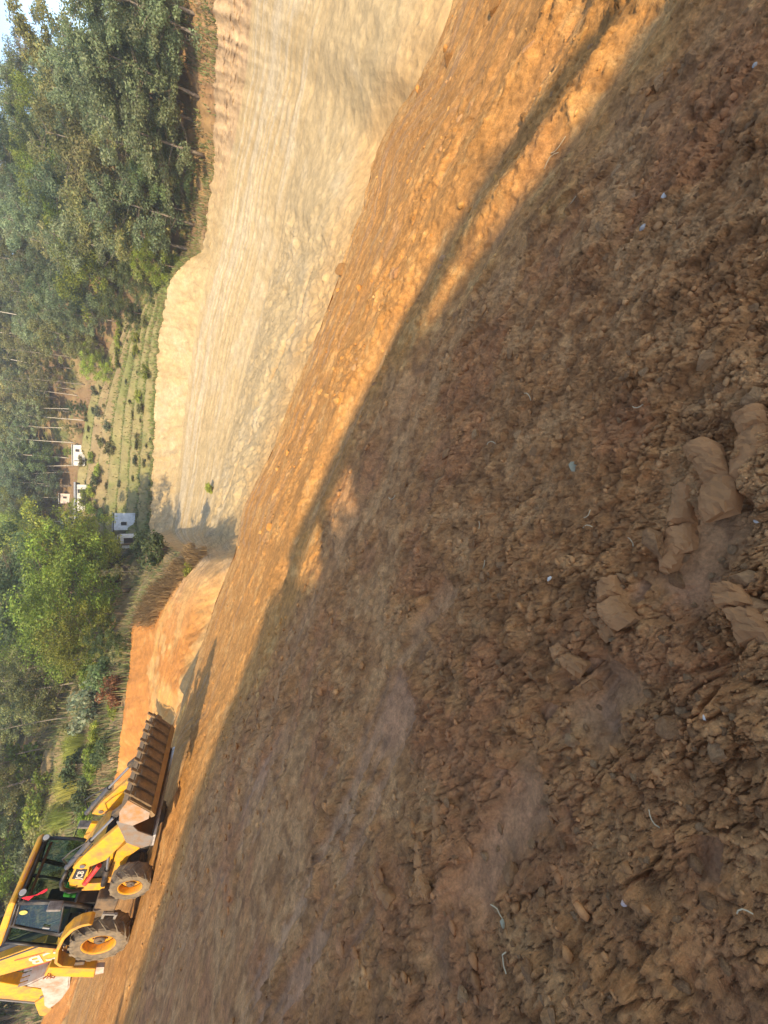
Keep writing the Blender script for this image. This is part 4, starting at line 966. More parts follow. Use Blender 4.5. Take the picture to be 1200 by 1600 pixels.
    # --- terraces: rows of crops and stray bushes
    for tx, ty, h, wd, k, lab in ((190, 505, .8, 1.1, 'leaf_bright', 'green clump at the right end of the upper terrace row'), (190, 520, .8, 1.2, 'leaf_bright', 'second green clump from the right in the upper terrace row'), (189, 535, .9, 1.3, 'leaf_bright', 'third green clump in the upper terrace row'), (188, 552, .8, 1.2, 'leaf_bright', 'fourth green clump in the upper terrace row'), (187, 567, .7, 1.1, 'leaf_bright', 'left end clump of the upper terrace row'),
                                  (218, 530, .9, 1.0, 'leaf_bright', 'round clump on the middle terrace, right one'), (218, 547, .9, 1.0, 'leaf_bright', 'round clump on the middle terrace, left one'), (233, 505, .8, 1.0, 'leaf_olive', 'olive clump near the brink of the cream cut'), (235, 582, 1.1, 1.2, 'leaf_bright', 'oblong green bush by the brink of the cream cut'),
                                  (222, 620, 1.0, 1.1, 'leaf_bright', 'bush on the middle terrace below the pale rubble'), (226, 637, 1.0, 1.2, 'leaf_olive', 'olive bush on the middle terrace left of the green one'), (180, 700, 1.8, 1.6, 'leaf_olive', 'olive bush standing alone in mid terraces'), (165, 690, 1.3, 1.4, 'leaf_olive', 'loose bush uphill of the lone olive terrace bush'),
                                  (160, 735, 1.4, 1.6, 'leaf_bright', 'green bush below the white hut'), (158, 752, 1.6, 1.8, 'leaf_dark', 'dark bush before the right end of the long low building'), (150, 768, 1.6, 1.7, 'leaf_bright', 'bush before the middle of the long low building'), (144, 778, 2.0, 2.4, 'leaf_bright', 'broad bush hiding the foot of the long low building'), (134, 718, 1.3, 2.2, 'leaf_olive', 'spreading bush hiding the foot of the white hut'), (152, 795, 1.7, 1.8, 'leaf_bright', 'bush before the left end of the long low building'), (172, 665, 1.0, 1.3, 'leaf_grey', 'small grey green bush at the bund'),
                                  (160, 645, 1.2, 1.5, 'leaf_grey', 'grey green bush at the upper bund'), (152, 610, 1.0, 1.2, 'leaf_grey', 'grey green bush by the shaded hollow'), (148, 715, 1.1, 1.5, 'leaf_bright', 'bush below the tall trunk by the white hut'), (168, 805, 1.5, 1.7, 'leaf_dark', 'dark bush between the low building and the white house')):
        plant_bush(k, tx, ty, h, wd, lab, 'bushes on the terraces', 40)
    rnd = random.Random(23)
    for i in range(70):
        tx = rnd.uniform(128, 238); ty = rnd.uniform(470, 850); P = onground(tx, ty, 50); s = layer_s(P[0], P[1])
        if not 4.1 < s < 6.05: continue
        k = rnd.choice(['leaf_weed', 'leaf_olive', 'leaf_weed', 'leaf_grey']); h = rnd.uniform(.15, .5)
        plant_bush(k, 0, 0, h, h * rnd.uniform(1.4, 3.2), dict(leaf_weed='small pale weed clump on the terraces', leaf_olive='small dry weed clump on the terraces', leaf_grey='small grey green weed clump on the terraces')[k], 'weeds on the terraces', P=P)
    # --- the wood on the hill, row behind row
    rnd = random.Random(31); cells = []
    for i in range(9000):
        p = math.radians(rnd.uniform(-56, 56)); s = rnd.uniform(4.25, 7.2) if rnd.random() < .85 else rnd.uniform(6.9, 7.5)
        if math.radians(-3) < p < math.radians(29) and s < 6.03: continue
        if p < math.radians(-9) and s < 5.5: continue
        if math.radians(-12) < p <= math.radians(-3) and s < 5.3: continue
        if p >= math.radians(29) and (s < 4.7 + 0.4 * rnd.random() or (p > math.radians(49) and s < 5.6)): continue
        ii = int(np.clip((p - PHI[0]) / (PHI[1] - PHI[0]), 0, len(PHI) - 1)); r = float(np.interp(s, np.arange(10), LR[:, ii]))
        x, y = r * math.sin(p), r * math.cos(p)
        md = (3.2 if r < 75 else 3.5) * (0.85 + 0.4 * rnd.random()) * (1.0 if s < 7 else 1.5)
        if any((x - a) ** 2 + (y - b) ** 2 < md * md for a, b in cells): continue
        cells.append((x, y))
        if len(cells) > 600: break
    for x, y in cells:
        r = math.hypot(x, y); P = np.array([x, y, float(height(x, y))]); q = vnoise(np.array([x * 0.06]), np.array([y * 0.06]), 5)[0] + rnd.uniform(-.3, .3)
        p = math.atan2(x, y); lft = p < math.radians(-11)
        if q < 0.28: k = 'olive'
        elif q < 0.62: k = 'silver'
        elif q < 0.85: k = 'dark'
        else: k = 'broad' if rnd.random() < .5 else 'olive'
        if lft and k in ('silver', 'dark') and rnd.random() < .75: k = rnd.choice(['broad', 'olive', 'broad'])
        if rnd.random() < 0.14: k = 'thin'
        if r > 92 and rnd.random() < .22 and -0.1 < p < 0.45: k = 'pole'
        H = rnd.uniform(7.5, 11.5) * (0.72 if lft else (0.5 if p > math.radians(41) and s > 5.6 else 1.0)) * (1.15 if k == 'pole' else 1)
        zone = 'left hillside' if lft else ('hill behind the huts' if p < 0.35 else 'slope above the right cut')
        kk = dict(silver='silvery tree', dark='dark tree', olive='olive tree', broad='bright tree', pole='slender tree', thin='sparse tree')[k]
        ls_ = layer_s(x, y); row = 'at the lower edge of the wood' if ls_ < 5.4 else ('in the middle rows of the wood' if ls_ < 6.4 else 'near the ridge of the wood')
        plant_tree(k, P, H, kk + ' ' + row + ' on the ' + zone, kk + 's ' + row + ' on the ' + zone, rnd.uniform(1.0, 1.35))
    for i in range(46):
        p = math.radians(rnd.uniform(-4, 27)); s = rnd.uniform(6.18, 6.8); ii = int((p - PHI[0]) / (PHI[1] - PHI[0])); r = float(np.interp(s, np.arange(10), LR[:, ii])); x, y = r * math.sin(p), r * math.cos(p)
        plant_tree('dark' if i % 3 else 'olive', np.array([x, y, float(height(x, y))]), rnd.uniform(5, 8), ('dark low tree' if i % 3 else 'olive low tree') + ' in the shade behind the pale pole-like trunks', 'low trees behind the huts', rnd.uniform(1.2, 1.6))
    # leafless tree against the sky
    m = MB(); rb = random.Random(4)
    def br(p, d, L, r, n):
        e = p + d * L; m.tube([p, p.lerp(e, .5) + Vector((rb.uniform(-.05, .05), rb.uniform(-.05, .05), 0)) * L, e], [r, r * .8, r * .6], 4, False)
        if n:
            for _ in range(3 if n > 1 else 4):
                q = (d + Vector((rb.gauss(0, .42), rb.gauss(0, .42), rb.uniform(-.05, .4)))).normalized(); br(p.lerp(e, rb.uniform(.55, 1)), q, L * rb.uniform(.55, .8), r * .55, n - 1)
    br(Vector((0, 0, 0)), Vector((0, 0, 1)), 4.2, 0.13, 5)
    P = sight(120, 75, 88); P[2] = float(height(P[0], P[1]))
    r = empty('leafless_tree', P); s = (EYE + 88 * ray(8, 75)[2] / math.hypot(ray(8, 75)[0], ray(8, 75)[1]) - P[2]) / 10.5; r.scale = (s, s, s)
    t = m.build('trunk', MAT['bark_pale'], r); tag(r, 'leafless tree with fine twigs standing out against the blue sky', 'tree')
    # --- grass: the mass of blades over the dry slopes, one stuff object
    rg = np.random.RandomState(8); Vs = []; Fs = []; Cs = []; off = 0
    n = 42000; p = rg.uniform(math.radians(-56), math.radians(58), n); s = 3.97 + rg.rand(n) ** 1.3 * 2.2
    fi = np.clip(((p - PHI[0]) / (PHI[1] - PHI[0])).astype(int), 0, len(PHI) - 2); k = s.astype(int); f = s - k
    r = LR[k, fi] * (1 - f) + LR[k + 1, fi] * f; x = r * np.sin(p); y = r * np.cos(p)
    dn = fbm(x * .35, y * .35, 3, 55); keep = dn > rg.uniform(-.6, .25, n)
    x, y, r = x[keep], y[keep], r[keep]; z = height(x, y) + 0.1 * fbm(x * .5, y * .5, 2, 303); n = len(x)
    hh = rg.uniform(.2, .75, n) * (0.6 + 0.5 * (p[keep] < -0.1)); wd = 0.0011 * r * rg.uniform(.7, 1.5, n); a = rg.uniform(0, 6.28, n); lx = rg.normal(0, .25, n) * hh; lyy = rg.normal(0, .25, n) * hh
    V = np.stack([np.stack([x - np.cos(a) * wd, y - np.sin(a) * wd, z - .05], -1), np.stack([x + np.cos(a) * wd, y + np.sin(a) * wd, z - .05], -1), np.stack([x + lx, y + lyy, z + hh], -1)], 1).reshape(-1, 3)
    hue = rg.rand(n, 1); c = np.where(hue < .45, np.array([[.70, .54, .27]]), np.array([[.46, .52, .17]])) * rg.uniform(.7, 1.3, (n, 1))
    me = mesh_np('dry_grass', V, np.arange(n * 3).reshape(n, 3), MAT['grass_mass'], np.repeat(c, 3, 0)); tag(link('dry_grass', me), kind='stuff')
    # low green crop rows along the terraces
    n = 15000; p = rg.uniform(math.radians(-3), math.radians(28), n); row = rg.choice([4.10, 4.20, 4.38, 4.47, 4.66, 4.76, 4.95, 5.05, 5.24, 5.34, 5.52, 5.8], n); s = row + rg.normal(0, .016, n)
    fi = np.clip(((p - PHI[0]) / (PHI[1] - PHI[0])).astype(int), 0, len(PHI) - 2); k = s.astype(int); f = s - k; r = LR[k, fi] * (1 - f) + LR[k + 1, fi] * f; x = r * np.sin(p); y = r * np.cos(p)
    kp = fbm(p * 9 + row * 31, row * 7, 3, 61) > -0.12; x, y, r, n = x[kp], y[kp], r[kp], int(kp.sum()); z = height(x, y); hh = rg.uniform(.15, .42, n); wd = rg.uniform(.06, .14, n); a = rg.uniform(0, 6.28, n)
    V = np.stack([np.stack([x - np.cos(a) * wd, y - np.sin(a) * wd, z - .03], -1), np.stack([x + np.cos(a) * wd, y + np.sin(a) * wd, z - .03], -1), np.stack([x + rg.normal(0, .08, n), y, z + hh], -1)], 1).reshape(-1, 3)
    c = np.array([[.62, .72, .22]]) * rg.uniform(.6, 1.2, (n, 1)); me = mesh_np('crop_rows', V, np.arange(n * 3).reshape(n, 3), MAT['grass_mass'], np.repeat(c, 3, 0)); tag(link('crop_rows', me), kind='stuff')
    # dry grass thatch over the spur
    V, F_, c = [], [], []
    off = 0; n2 = 0
    for i in range(170):
        ty = rg.uniform(848, 970); q = np.interp(ty, [850, 868, 905, 940, 965], [296, 296, 252, 226, 212]); P = onground(q + rg.uniform(4, 30) * (1 if ty > 865 else .3), ty, 22)
        if math.hypot(P[0], P[1]) > 32: continue
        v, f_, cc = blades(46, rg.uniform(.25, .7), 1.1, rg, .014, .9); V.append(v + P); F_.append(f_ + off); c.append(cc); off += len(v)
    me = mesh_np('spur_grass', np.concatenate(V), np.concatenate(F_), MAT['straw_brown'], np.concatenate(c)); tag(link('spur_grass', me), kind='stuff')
# ------------------------------------------------------------------ huts on the terraces
def hut(name, tx, ty, wpx, H, D, label, wall, roof, roof_t=0.18, ov=0.3, openings=(), yaw=0.0, rmin=50, roofslope=0.12, cat='house', group=None, r=None):
    P = onground(tx, ty, rmin) if r is None else sight(tx, ty, r); dep = (P - np.array([0, 0, EYE])) @ Fv; W = wpx / FPX * dep
    az = math.atan2(P[0], P[1])
    root = empty(name, (P[0], P[1], P[2] - 0.15), (0, 0, -az + yaw)); tag(root, label, cat, group)
    # front wall with real openings, built from piers and bands
    xs = [-W / 2]; m = MB(); th = 0.2
    ops = sorted(openings)
    for (cx, w_, z0, z1) in ops:
        m.box(((xs[-1] + cx - w_ / 2) / 2, 0, H / 2), (cx - w_ / 2 - xs[-1], th, H))
        if z0 > 0.05: m.box((cx, 0, z0 / 2), (w_, th, z0))
        if z1 < H - 0.02: m.box((cx, 0, (H + z1) / 2), (w_, th, H - z1))
        xs.append(cx + w_ / 2)
    m.box(((xs[-1] + W / 2) / 2, 0, H / 2), (W / 2 - xs[-1], th, H))
    m.box((-W / 2 + .1, D / 2 + .1, H / 2), (.2, D, H)); m.box((W / 2 - .1, D / 2 + .1, H / 2), (.2, D, H)); m.box((0, D + .1, H / 2), (W - .4, .2, H))
    m.build('wall', MAT[wall], root)
    rf = MB().box((0, 0, 0), (W + 2 * ov, D + 2 * ov, roof_t)).build('roof', MAT[roof], root); rf.location = (0, D / 2 + .05, H + roof_t / 2 + abs(roofslope) * D / 2); rf.rotation_euler = (-roofslope, 0, 0)
    for (cx, w_, z0, z1) in ops:
        door = z0 < 0.05
        f = MB().box((cx, 0.06, (z0 + z1) / 2), (w_ - .02, .05, z1 - z0 - .02)).build('door' if door else 'window', MAT['wood_dark'], root)
        if not door: MB().box((cx, 0.0, z0 - .03), (w_ + .1, .3, .05)).build('sill', MAT['white'], f)
    return root
def build_huts():
    hut('white_hut', 131, 712, 32, 1.75, 2.6, 'small white hut with a dark gap in its wall before the tall pale trunks', 'whitewash', 'tin', .08, .1, openings=((-1.0, .16, 0.0, 1.6), (0.9, .5, .8, 1.4)), roofslope=0.06)
    hut('long_low_building', 136, 785, 55, 1.7, 3.0, 'long low white walled building with a thin grey roof edge below bare earth', 'whitewash', 'slate', .28, .45, openings=((-1.9, .7, 0.0, 1.5), (0.3, .8, .5, 1.3), (2.0, .7, .0, 1.5)), roofslope=0.02)
    hut('pinkish_hut', 108, 779, 15, 1.5, 2, 'tiny pinkish hut up the slope among slender trunks', 'pinkwash', 'tin', .08, .1, openings=((0.2, .4, .5, 1.1),))
    hut('beige_house', 122, 820, 30, 2.2, 3, 'beige walled house with dark openings and flat grey roof behind the yellow green tree', 'beige', 'slate', .25, .35, openings=((-.8, .6, 0.0, 1.7), (.7, .9, .7, 1.6)), roofslope=0.03)
    hut('white_house', 209, 815, 27, 2.5, 2.6, 'white house with bluish blotched wall and dark roof edge on the lower terrace', 'bluewash', 'slate', .12, .15, openings=((-.3, .5, 1.0, 1.7),), roofslope=0.05, yaw=0.25)
    hut('ruined_wall_shed', 212, 846, 20, 1.8, 2.0, 'broken white shed half hidden by twigs beside the white house', 'bluewash', 'tin', .06, .05, openings=((.1, .7, .0, 1.4),), roofslope=0.1, yaw=-0.1)
# ------------------------------------------------------------------ the backhoe loader (machine axes: x forward, y left, z up, origin under the rear axle)
def lettering(txt, size, mat, parent, org, xd, yd, depth=0.006, off=0.03, name='lettering'):
    cu = bpy.data.curves.new('lettering', 'FONT'); cu.body = txt; cu.size = size; cu.extrude = depth; cu.offset = off * size; cu.space_character = 1.08
    t = bpy.data.objects.new('lettering', cu); COL.objects.link(t); bpy.context.view_layer.update()
    me = bpy.data.meshes.new_from_object(t.evaluated_get(bpy.context.evaluated_depsgraph_get())); bpy.data.objects.remove(t)
    me.materials.clear(); me.materials.append(mat)
    o = link(name, me, parent); x = Vector(xd).normalized(); y = Vector(yd).normalized(); z = x.cross(y)
    o.matrix_local = Matrix.Translation(Vector(org)) @ Matrix((x, y, z)).transposed().to_4x4()
    return o
def wheel(parent, x, y, R, W, rimR, nl, side):
    """tyre with angled bar lugs > rim > hub; side -1 = right"""
    m = MB(); o = side
    prof = [(rimR, -W * .42), (rimR + .04, -W * .47), (R * .78, -W * .52), (R * .91, -W * .5), (R * .945, -W * .40), (R * .955, 0), (R * .945, W * .40), (R * .91, W * .5), (R * .78, W * .52), (rimR + .04, W * .47), (rimR, W * .42)]
    m.lathe(prof, n=48)
    for k in range(nl):
        for s in (-1, 1):
            a0 = 2 * math.pi * (k + (0.5 if s > 0 else 0)) / nl; vs = []
            for i, (yy, da, rr) in enumerate(((0.0, 0.0, R * .95), (W * .30, .17 * 13 / nl * 1.3, R * .955), (W * .50, .30 * 13 / nl * 1.3, R * .93), (W * .535, .34 * 13 / nl * 1.3, R * .84))):
                hw = R * .055 * (1.0 + .35 * i / 3) * 1.3
                hgt = (R * .06, R * .055, R * .055, R * .012)[i]
                for dd, h_ in ((-1, 0), (-.72, hgt), (.72, hgt), (1, 0)):
                    a = a0 + da + dd * hw / rr; q = rr + h_ - .012; vs.append((q * math.sin(a), s * yy, q * math.cos(a)))
            fs = [(i * 4 + j, i * 4 + j + 1, i * 4 + 5 + j, i * 4 + 4 + j) for i in range(3) for j in range(3)] + [(0, 1, 2, 3), (12, 13, 14, 15)]
            m.add(vs, fs)
    t = m.build('wheel', MAT['tyre'], parent); t.location = (x, y, R)
    d = o * W
    r = MB().lathe([(rimR * 1.04, -W * .46), (rimR * 1.06, -W * .43), (rimR * .95, -W * .42), (rimR * .90, -W * .30), (rimR * .90, d * .10), (rimR * .86, d * .14), (rimR * .55, d * .20), (rimR * .36, d * .16), (0.001, d * .16)] if False else
                   [(rimR * .93, -d * .45), (rimR * .90, -d * .2), (rimR * .86, d * .02), (rimR * .52, d * .10), (rimR * .50, d * .12), (rimR * .002, d * .12)], n=40).build('rim', MAT['yellow_rim'], t, smooth_sh=False)
    MB().lathe([(rimR * .93, d * .02), (rimR * .96, d * .40), (rimR * 1.05, d * .47), (rimR * 1.07, d * .455), (rimR * 1.0, d * .38), (rimR * .965, d * .02)], n=40).build('rim_flange', MAT['yellow_rim'], t, smooth_sh=True)
    h = MB().lathe([(rimR * .36, d * .12), (rimR * .36, d * .26), (rimR * .30, d * .30), (rimR * .15, d * .31), (rimR * .14, d * .36), (.001, d * .36)], n=24)
    for k in range(8):
        a = k * math.pi / 4; h.tube([(rimR * .43 * math.sin(a), d * .12, rimR * .43 * math.cos(a)), (rimR * .43 * math.sin(a), d * .17, rimR * .43 * math.cos(a))], .022, 6)
    h.build('hub', MAT['hub_grey'], t)
    return t
def build_loader():
    Y = MAT['yellow']; B = MAT['black']; G = MAT['steel']; K = MAT['chassis']
    R = empty('backhoe_loader', M_POS, (M_ROLL, M_PITCH, M_YAW))
    tag(R, 'yellow backhoe loader parked nose down on the ramp with its front bucket jaw open', 'backhoe loader')
    for s in (-1, 1):
        wheel(R, 0, s * .87, .70, .44, .375, 14, s); wheel(R, 2.17, s * .83, .48, .34, .26, 13, s)
    # --- chassis
    m = MB(); m.box((.9, 0, .78), (3.2, .62, .34)); m.box((-.75, 0, .95), (.5, 1.2, .7)); m.box((0, 0, .70), (.3, 1.2, .26)); m.box((2.17, 0, .52), (.2, 1.3, .2)); m.box((2.0, 0, .72), (1.2, .5, .2))
    m.build('chassis', K, R, .02)
    MB().box((.95, -.62, .84), (.85, .36, .5)).box((.95, .62, .84), (.85, .36, .5)).build('side_tank', K, R, .04)
    st = MB(); st.bar((.9, -.84, .82), (.0, -.80, .84), .06); st.bar((.88, -.86, .54), (.05, -.82, .56), .06); st.bar((.86, -.84, .84), (.86, -.86, .5), .04); st.bar((.45, -.82, .84), (.45, -.84, .5), .04)
    st.build('step', MAT['alu'], R)
    # --- front nose, bonnet
    MB().prism([(1.40, .74), (1.40, 1.02), (2.62, 1.02), (3.02, .84), (2.78, .52), (2.45, .70)], -.46, .46).build('front_frame', Y, R, .015)
    MB().box((2.72, 0, .55), (.42, .8, .5)).build('nose_weight', MAT['black_matt'], R, .03)
    MB().prism([(1.10, 1.03), (1.10, 1.80), (1.35, 1.84), (2.4, 1.66), (2.85, 1.5), (2.92, 1.35), (2.88, 1.02)], -.40, .40).build('bonnet', Y, R, .04)
    g = MB(); g.box((2.93, 0, 1.2), (.05, .66, .4)); [g.box((2.965, 0, 1.05 + .06 * i), (.02, .62, .02)) for i in range(6)]; g.build('grille', MAT['black_matt'], R)
    MB().box((1.95, -.405, 1.28), (1.1, .02, .30)).box((1.95, .405, 1.28), (1.1, .02, .30)).build('side_grille', MAT['black_matt'], R)
    # loader tower with its badge panel
    for s in (-1, 1):
        MB().prism([(1.43, 1.56), (1.64, 1.86), (2.20, 1.80), (2.19, 1.50), (1.9, 1.48)], s * .47, s * .55).build('tower_panel', Y, R, .012)
        MB().prism([(1.30, 1.0), (1.28, 1.62), (1.42, 1.66), (1.56, 1.5), (1.6, 1.0)], s * .44, s * .56).build('loader_tower', Y, R, .012)
    pl = MB().prism([(1.72, 1.55), (1.77, 1.80), (2.15, 1.77), (2.12, 1.53)], -.552, -.562).build('badge', MAT['black'], R)
    lettering('JCB', .19, MAT['white'], pl, (1.765, -.566, 1.60), (1, 0, -.06), (.06, 0, 1), .003, .02)
    bp = MB().tube([(1.40, -.60, 1.50), (1.38, -.62, 1.75), (1.5, -.62, 1.94), (1.75, -.62, 2.0), (2.15, -.62, 1.96)], .045, 8).build('link_bar', B, R, smooth_sh=True)
    # --- loader arms and rams
    for s in (-1, 1):
        a = MB().prism([(2.36, 1.66), (2.40, 1.86), (2.90, 1.70), (3.92, 1.20), (4.02, 1.02), (3.62, .90), (3.2, 1.02), (2.72, 1.20), (2.50, 1.45)], s * .70, s * .58).build('loader_arm', Y, R, .02)
        MB().tube([(3.95, s * .72, 1.08), (3.95, s * .56, 1.08)], .07, 12).build('pivot_pin', G, a); MB().tube([(2.52, s * .73, 1.66), (2.52, s * .56, 1.66)], .06, 12).build('pivot_pin', G, a)
        rm = MB().tube([(2.35, s * .64, 1.98), (3.35, s * .64, 1.66)], .062, 12).build('bucket_ram', MAT['ram_grey'], R)
        MB().tube([(3.35, s * .64, 1.66), (4.15, s * .64, 1.36)], .032, 10).build('ram_rod', MAT['chrome'], rm)
        MB().tube([(2.5, s * .66, 2.0), (2.75, s * .70, 2.12), (3.0, s * .67, 1.98), (3.3, s * .66, 1.74)], .016, 6).tube([(2.7, s * .66, 1.95), (2.95, s * .72, 1.72), (3.25, s * .68, 1.60)], .014, 6).build('hose', MAT['black'], rm)
        lr = MB().tube([(1.62, s * .60, 1.06), (2.25, s * .62, 1.10)], .07, 12).build('lift_ram', B, R)
        MB().tube([(2.25, s * .62, 1.10), (2.80, s * .63, 1.18)], .035, 10).build('ram_rod', MAT['chrome'], lr)
    MB().tube([(1.58, -.57, 1.48), (2.30, -.57, 1.30)], .055, 10).build('red_ram', MAT['red'], R)
    MB().tube([(4.02, -.66, 1.06), (4.02, .66, 1.06)], .07, 12).bar((3.4, -.6, 1.05), (3.4, .6, 1.05), .12).build('arm_cross_tube', K, R)
    # --- front bucket: back blade and open front jaw
    bk = MB(); cv = [(4.80, 1.26), (4.52, 1.12), (4.25, .92), (4.10, .70), (4.06, .44)]; ci = [(p[0] - .05, p[1] + .012) for p in cv]
    bk.prism(cv + ci[::-1], -1.13, 1.13); bk.build('back_blade', MAT['bucket_dirt'], R)
    for s in (-1, 1):
        MB().prism([(4.78, 1.30), (4.86, 1.10), (4.50, .80), (4.32, .42), (4.04, .40), (3.92, .60), (4.1, .95)], s * 1.15, s * 1.12).build('blade_end_plate', MAT['bucket_grey'], R, .006)
    MB().prism([(4.02, .36), (4.02, .46), (4.36, .45), (4.40, .40)], -1.15, 1.15).build('cutting_edge', MAT['edge_steel'], R, .004)
    jw = MB(); fo = [(4.80, 1.24), (5.05, 1.30), (5.45, 1.21), (5.13, .72), (4.97, .62)]; fi_ = [(4.93, .66), (5.08, .76), (5.37, 1.18), (5.04, 1.25), (4.82, 1.19)]
    jw.prism([(5.44, 1.22), (5.49, 1.19), (5.16, .70), (5.11, .73)], -1.14, 1.14); jw.prism([(5.11, .73), (5.16, .70), (4.99, .60), (4.95, .64)], -1.14, 1.14); jw.prism([(4.80, 1.24), (5.1, 1.31), (5.46, 1.23), (5.44, 1.18), (5.1, 1.25), (4.81, 1.18)], -1.14, 1.14)
    jo = jw.build('front_jaw', MAT['jaw_brown'], R)
    MB().prism([(5.16, .705), (5.20, .70), (5.05, .575), (4.99, .60)], -1.15, 1.15).build('jaw_lip', MAT['jaw_lip'], R)
    for s in (-1, 1):
        MB().prism([(4.78, 1.24), (5.1, 1.31), (5.48, 1.22), (5.13, .70), (4.93, .68), (4.68, .95)], s * 1.155, s * 1.125).build('jaw_end_plate', MAT['bucket_rust'], R, .006)
    d = Vector((5.49 - 5.16, 0, 1.19 - .70)).normalized(); nrm = Vector((d.z, 0, -d.x))
    for k in range(9):
        y = -1.04 + k * .26; b0 = Vector((5.175, y, .735)); e0 = b0 + d * .62
        t = MB(); t.bar(b0 + nrm * .035, e0 + nrm * .035, .085, .07, nrm); t.bar(e0 + nrm * .03, e0 + d * .13 + nrm * .015, .075, .035, nrm)
        t.bar(b0 + d * .36 + nrm * .075, b0 + d * .52 + nrm * .075, .13, .03, nrm)
        t.build('tooth', MAT['tooth_brown'], jo, .008)
    MB().tube([(4.8, -.72, 1.22), (4.8, .72, 1.22)], .05, 10).box((4.45, .62, 1.25), (.5, .1, .14), (0, .5, 0)).box((4.45, -.62, 1.25), (.5, .1, .14), (0, .5, 0)).build('jaw_hinge', K, R)
    # --- cab
    c = MB()
    for s in (-1, 1):
        y = s * .72
        for P in ([(1.20, y, 2.74), (1.19, y, 2.05), (1.06, y, 1.55), (.93, y, 1.18)], [(.30, y, 2.76), (.08, y, 2.25), (-.20, y, 1.66), (-.05, y, 1.5)], [(-.38, y, 2.78), (-.55, y, 2.2), (-.74, y, 1.56)],
                  [(1.2, y, 2.76), (.3, y, 2.78), (-.4, y, 2.82)], [(.93, y, 1.18), (.36, y, 1.12), (.0, y, 1.5), (-.74, y, 1.56)]): c.tube(P, .045, 6)
    for a, b in (((1.20, 2.74), 0), ((-.4, 2.8), 0), ((1.06, 1.55), 0), ((-.74, 1.56), 0)): c.tube([(a[0], -.72, a[1]), (a[0], .72, a[1])], .045, 6)
    c.build('cab_frame', MAT['black'], R, smooth_sh=True)
    MB().prism([(.93, 1.10), (.95, 1.55), (1.05, 1.58), (1.04, 1.1)], -.68, .68).prism([(-.72, 1.1), (-.74, 1.52), (.0, 1.46), (.36, 1.05), (.95, 1.12), (.95, 1.0), (-.6, 1.0)], -.70, -.64).prism([(-.72, 1.1), (-.74, 1.52), (.0, 1.46), (.36, 1.05), (.95, 1.12), (.95, 1.0), (-.6, 1.0)], .64, .70).box((.15, 0, 1.05), (1.6, 1.3, .08)).build('cab_floor', MAT['black_matt'], R)
    rf = MB(); rf.prism([(1.26, 2.79), (1.30, 2.86), (1.2, 2.93), (.4, 2.97), (-.35, 2.98), (-.50, 2.93), (-.46, 2.84), (.3, 2.81)], -.78, .78)
    rfo = rf.build('roof', Y, R, .035)
    MB().prism([(1.306, 2.83), (1.312, 2.862), (1.304, 2.862), (1.298, 2.83)], -.35, .30).build('sun_strip', MAT['pink_strip'], rfo)
    for y, z in ((-.62, 2.72), (.62, 2.72)):
        l = MB().lathe([(.001, -.05), (.07, -.05), (.085, .02), (.085, .05), (.001, .05)], n=16).build('work_lamp', MAT['black'], rfo); l.location = (1.33, y, 2.73); l.rotation_euler = (0, 0, math.radians(-90))
        MB().lathe([(.001, .053), (.07, .053), (.07, .06), (.001, .062)], n=16).build('lamp_glass', MAT['lamp_glass'], l)
    gl = MAT['glass']
    MB().add([(1.20, -.68, 2.70), (1.20, .68, 2.70), (1.18, .68, 2.05), (1.18, -.68, 2.05)], [(0, 1, 2, 3)]).add([(1.18, -.68, 2.05), (1.18, .68, 2.05), (1.06, .68, 1.58), (1.06, -.68, 1.58)], [(0, 1, 2, 3)]).build('windscreen', gl, R)
    MB().add([(-.4, -.68, 2.76), (-.4, .68, 2.76), (-.74, .68, 1.6), (-.74, -.68, 1.6)], [(0, 1, 2, 3)]).build('rear_window', gl, R)
    for s in (-1, 1):
        y = s * .735
        dr = MB(); [dr.tube(P, .028, 6) for P in ([(1.16, y, 2.70), (1.15, y, 2.05), (1.02, y, 1.55), (.90, y, 1.24), (.42, y, 1.20), (.12, y, 1.5), (-.13, y, 1.66), (.12, y, 2.25), (.33, y, 2.71), (1.16, y, 2.70)], [(1.08, y, 1.78), (-.08, y, 1.69)])]
        dro = dr.build('door', MAT['black'], R, smooth_sh=True)
        MB().add([(1.14, y, 2.68), (1.13, y, 2.05), (1.07, y, 1.80), (-.05, y, 1.71), (.13, y, 2.25), (.34, y, 2.69)], [(0, 1, 2, 3, 4, 5)]).build('door_window', gl, dro)
        MB().add([(1.06, y, 1.76), (1.01, y, 1.55), (.89, y, 1.26), (.43, y, 1.22), (.14, y, 1.5), (-.07, y, 1.67)], [(0, 1, 2, 3, 4, 5)]).build('lower_door_window', gl, dro)
        MB().add([(.27, y * .98, 2.72), (.06, y * .98, 2.25), (-.18, y * .98, 1.68), (-.70, y * .98, 1.6), (-.53, y * .98, 2.2), (-.36, y * .98, 2.74)], [(0, 1, 2, 3, 4, 5)]).build('quarter_window', gl, R)
        MB().box((.20, y + s * .02, 2.0), (.05, .03, .16), (0, .3, 0)).build('door_handle', MAT['alu'], dro)
        ar = MB().tube([(1.2, s * .74, 2.1), (1.42, s * .93, 2.08), (1.42, s * .93, 2.0)], .014, 6).build('mirror_arm', B, R)
        MB().box((1.43, s * .94, 1.95), (.07, .20, .30)).build('mirror', MAT['mirror_back'], ar, .02)
    stc = MB().lathe([(.001, -.004), (.085, -.004), (.085, .004), (.001, .004)], n=20).build('sticker', MAT['sticker'], R); stc.location = (.83, -.742, 2.58)
    MB().tube([(1.12, -.66, 2.58), (1.12, .66, 2.58)], .035, 6).build('visor_bar', MAT['rust_red'], R)
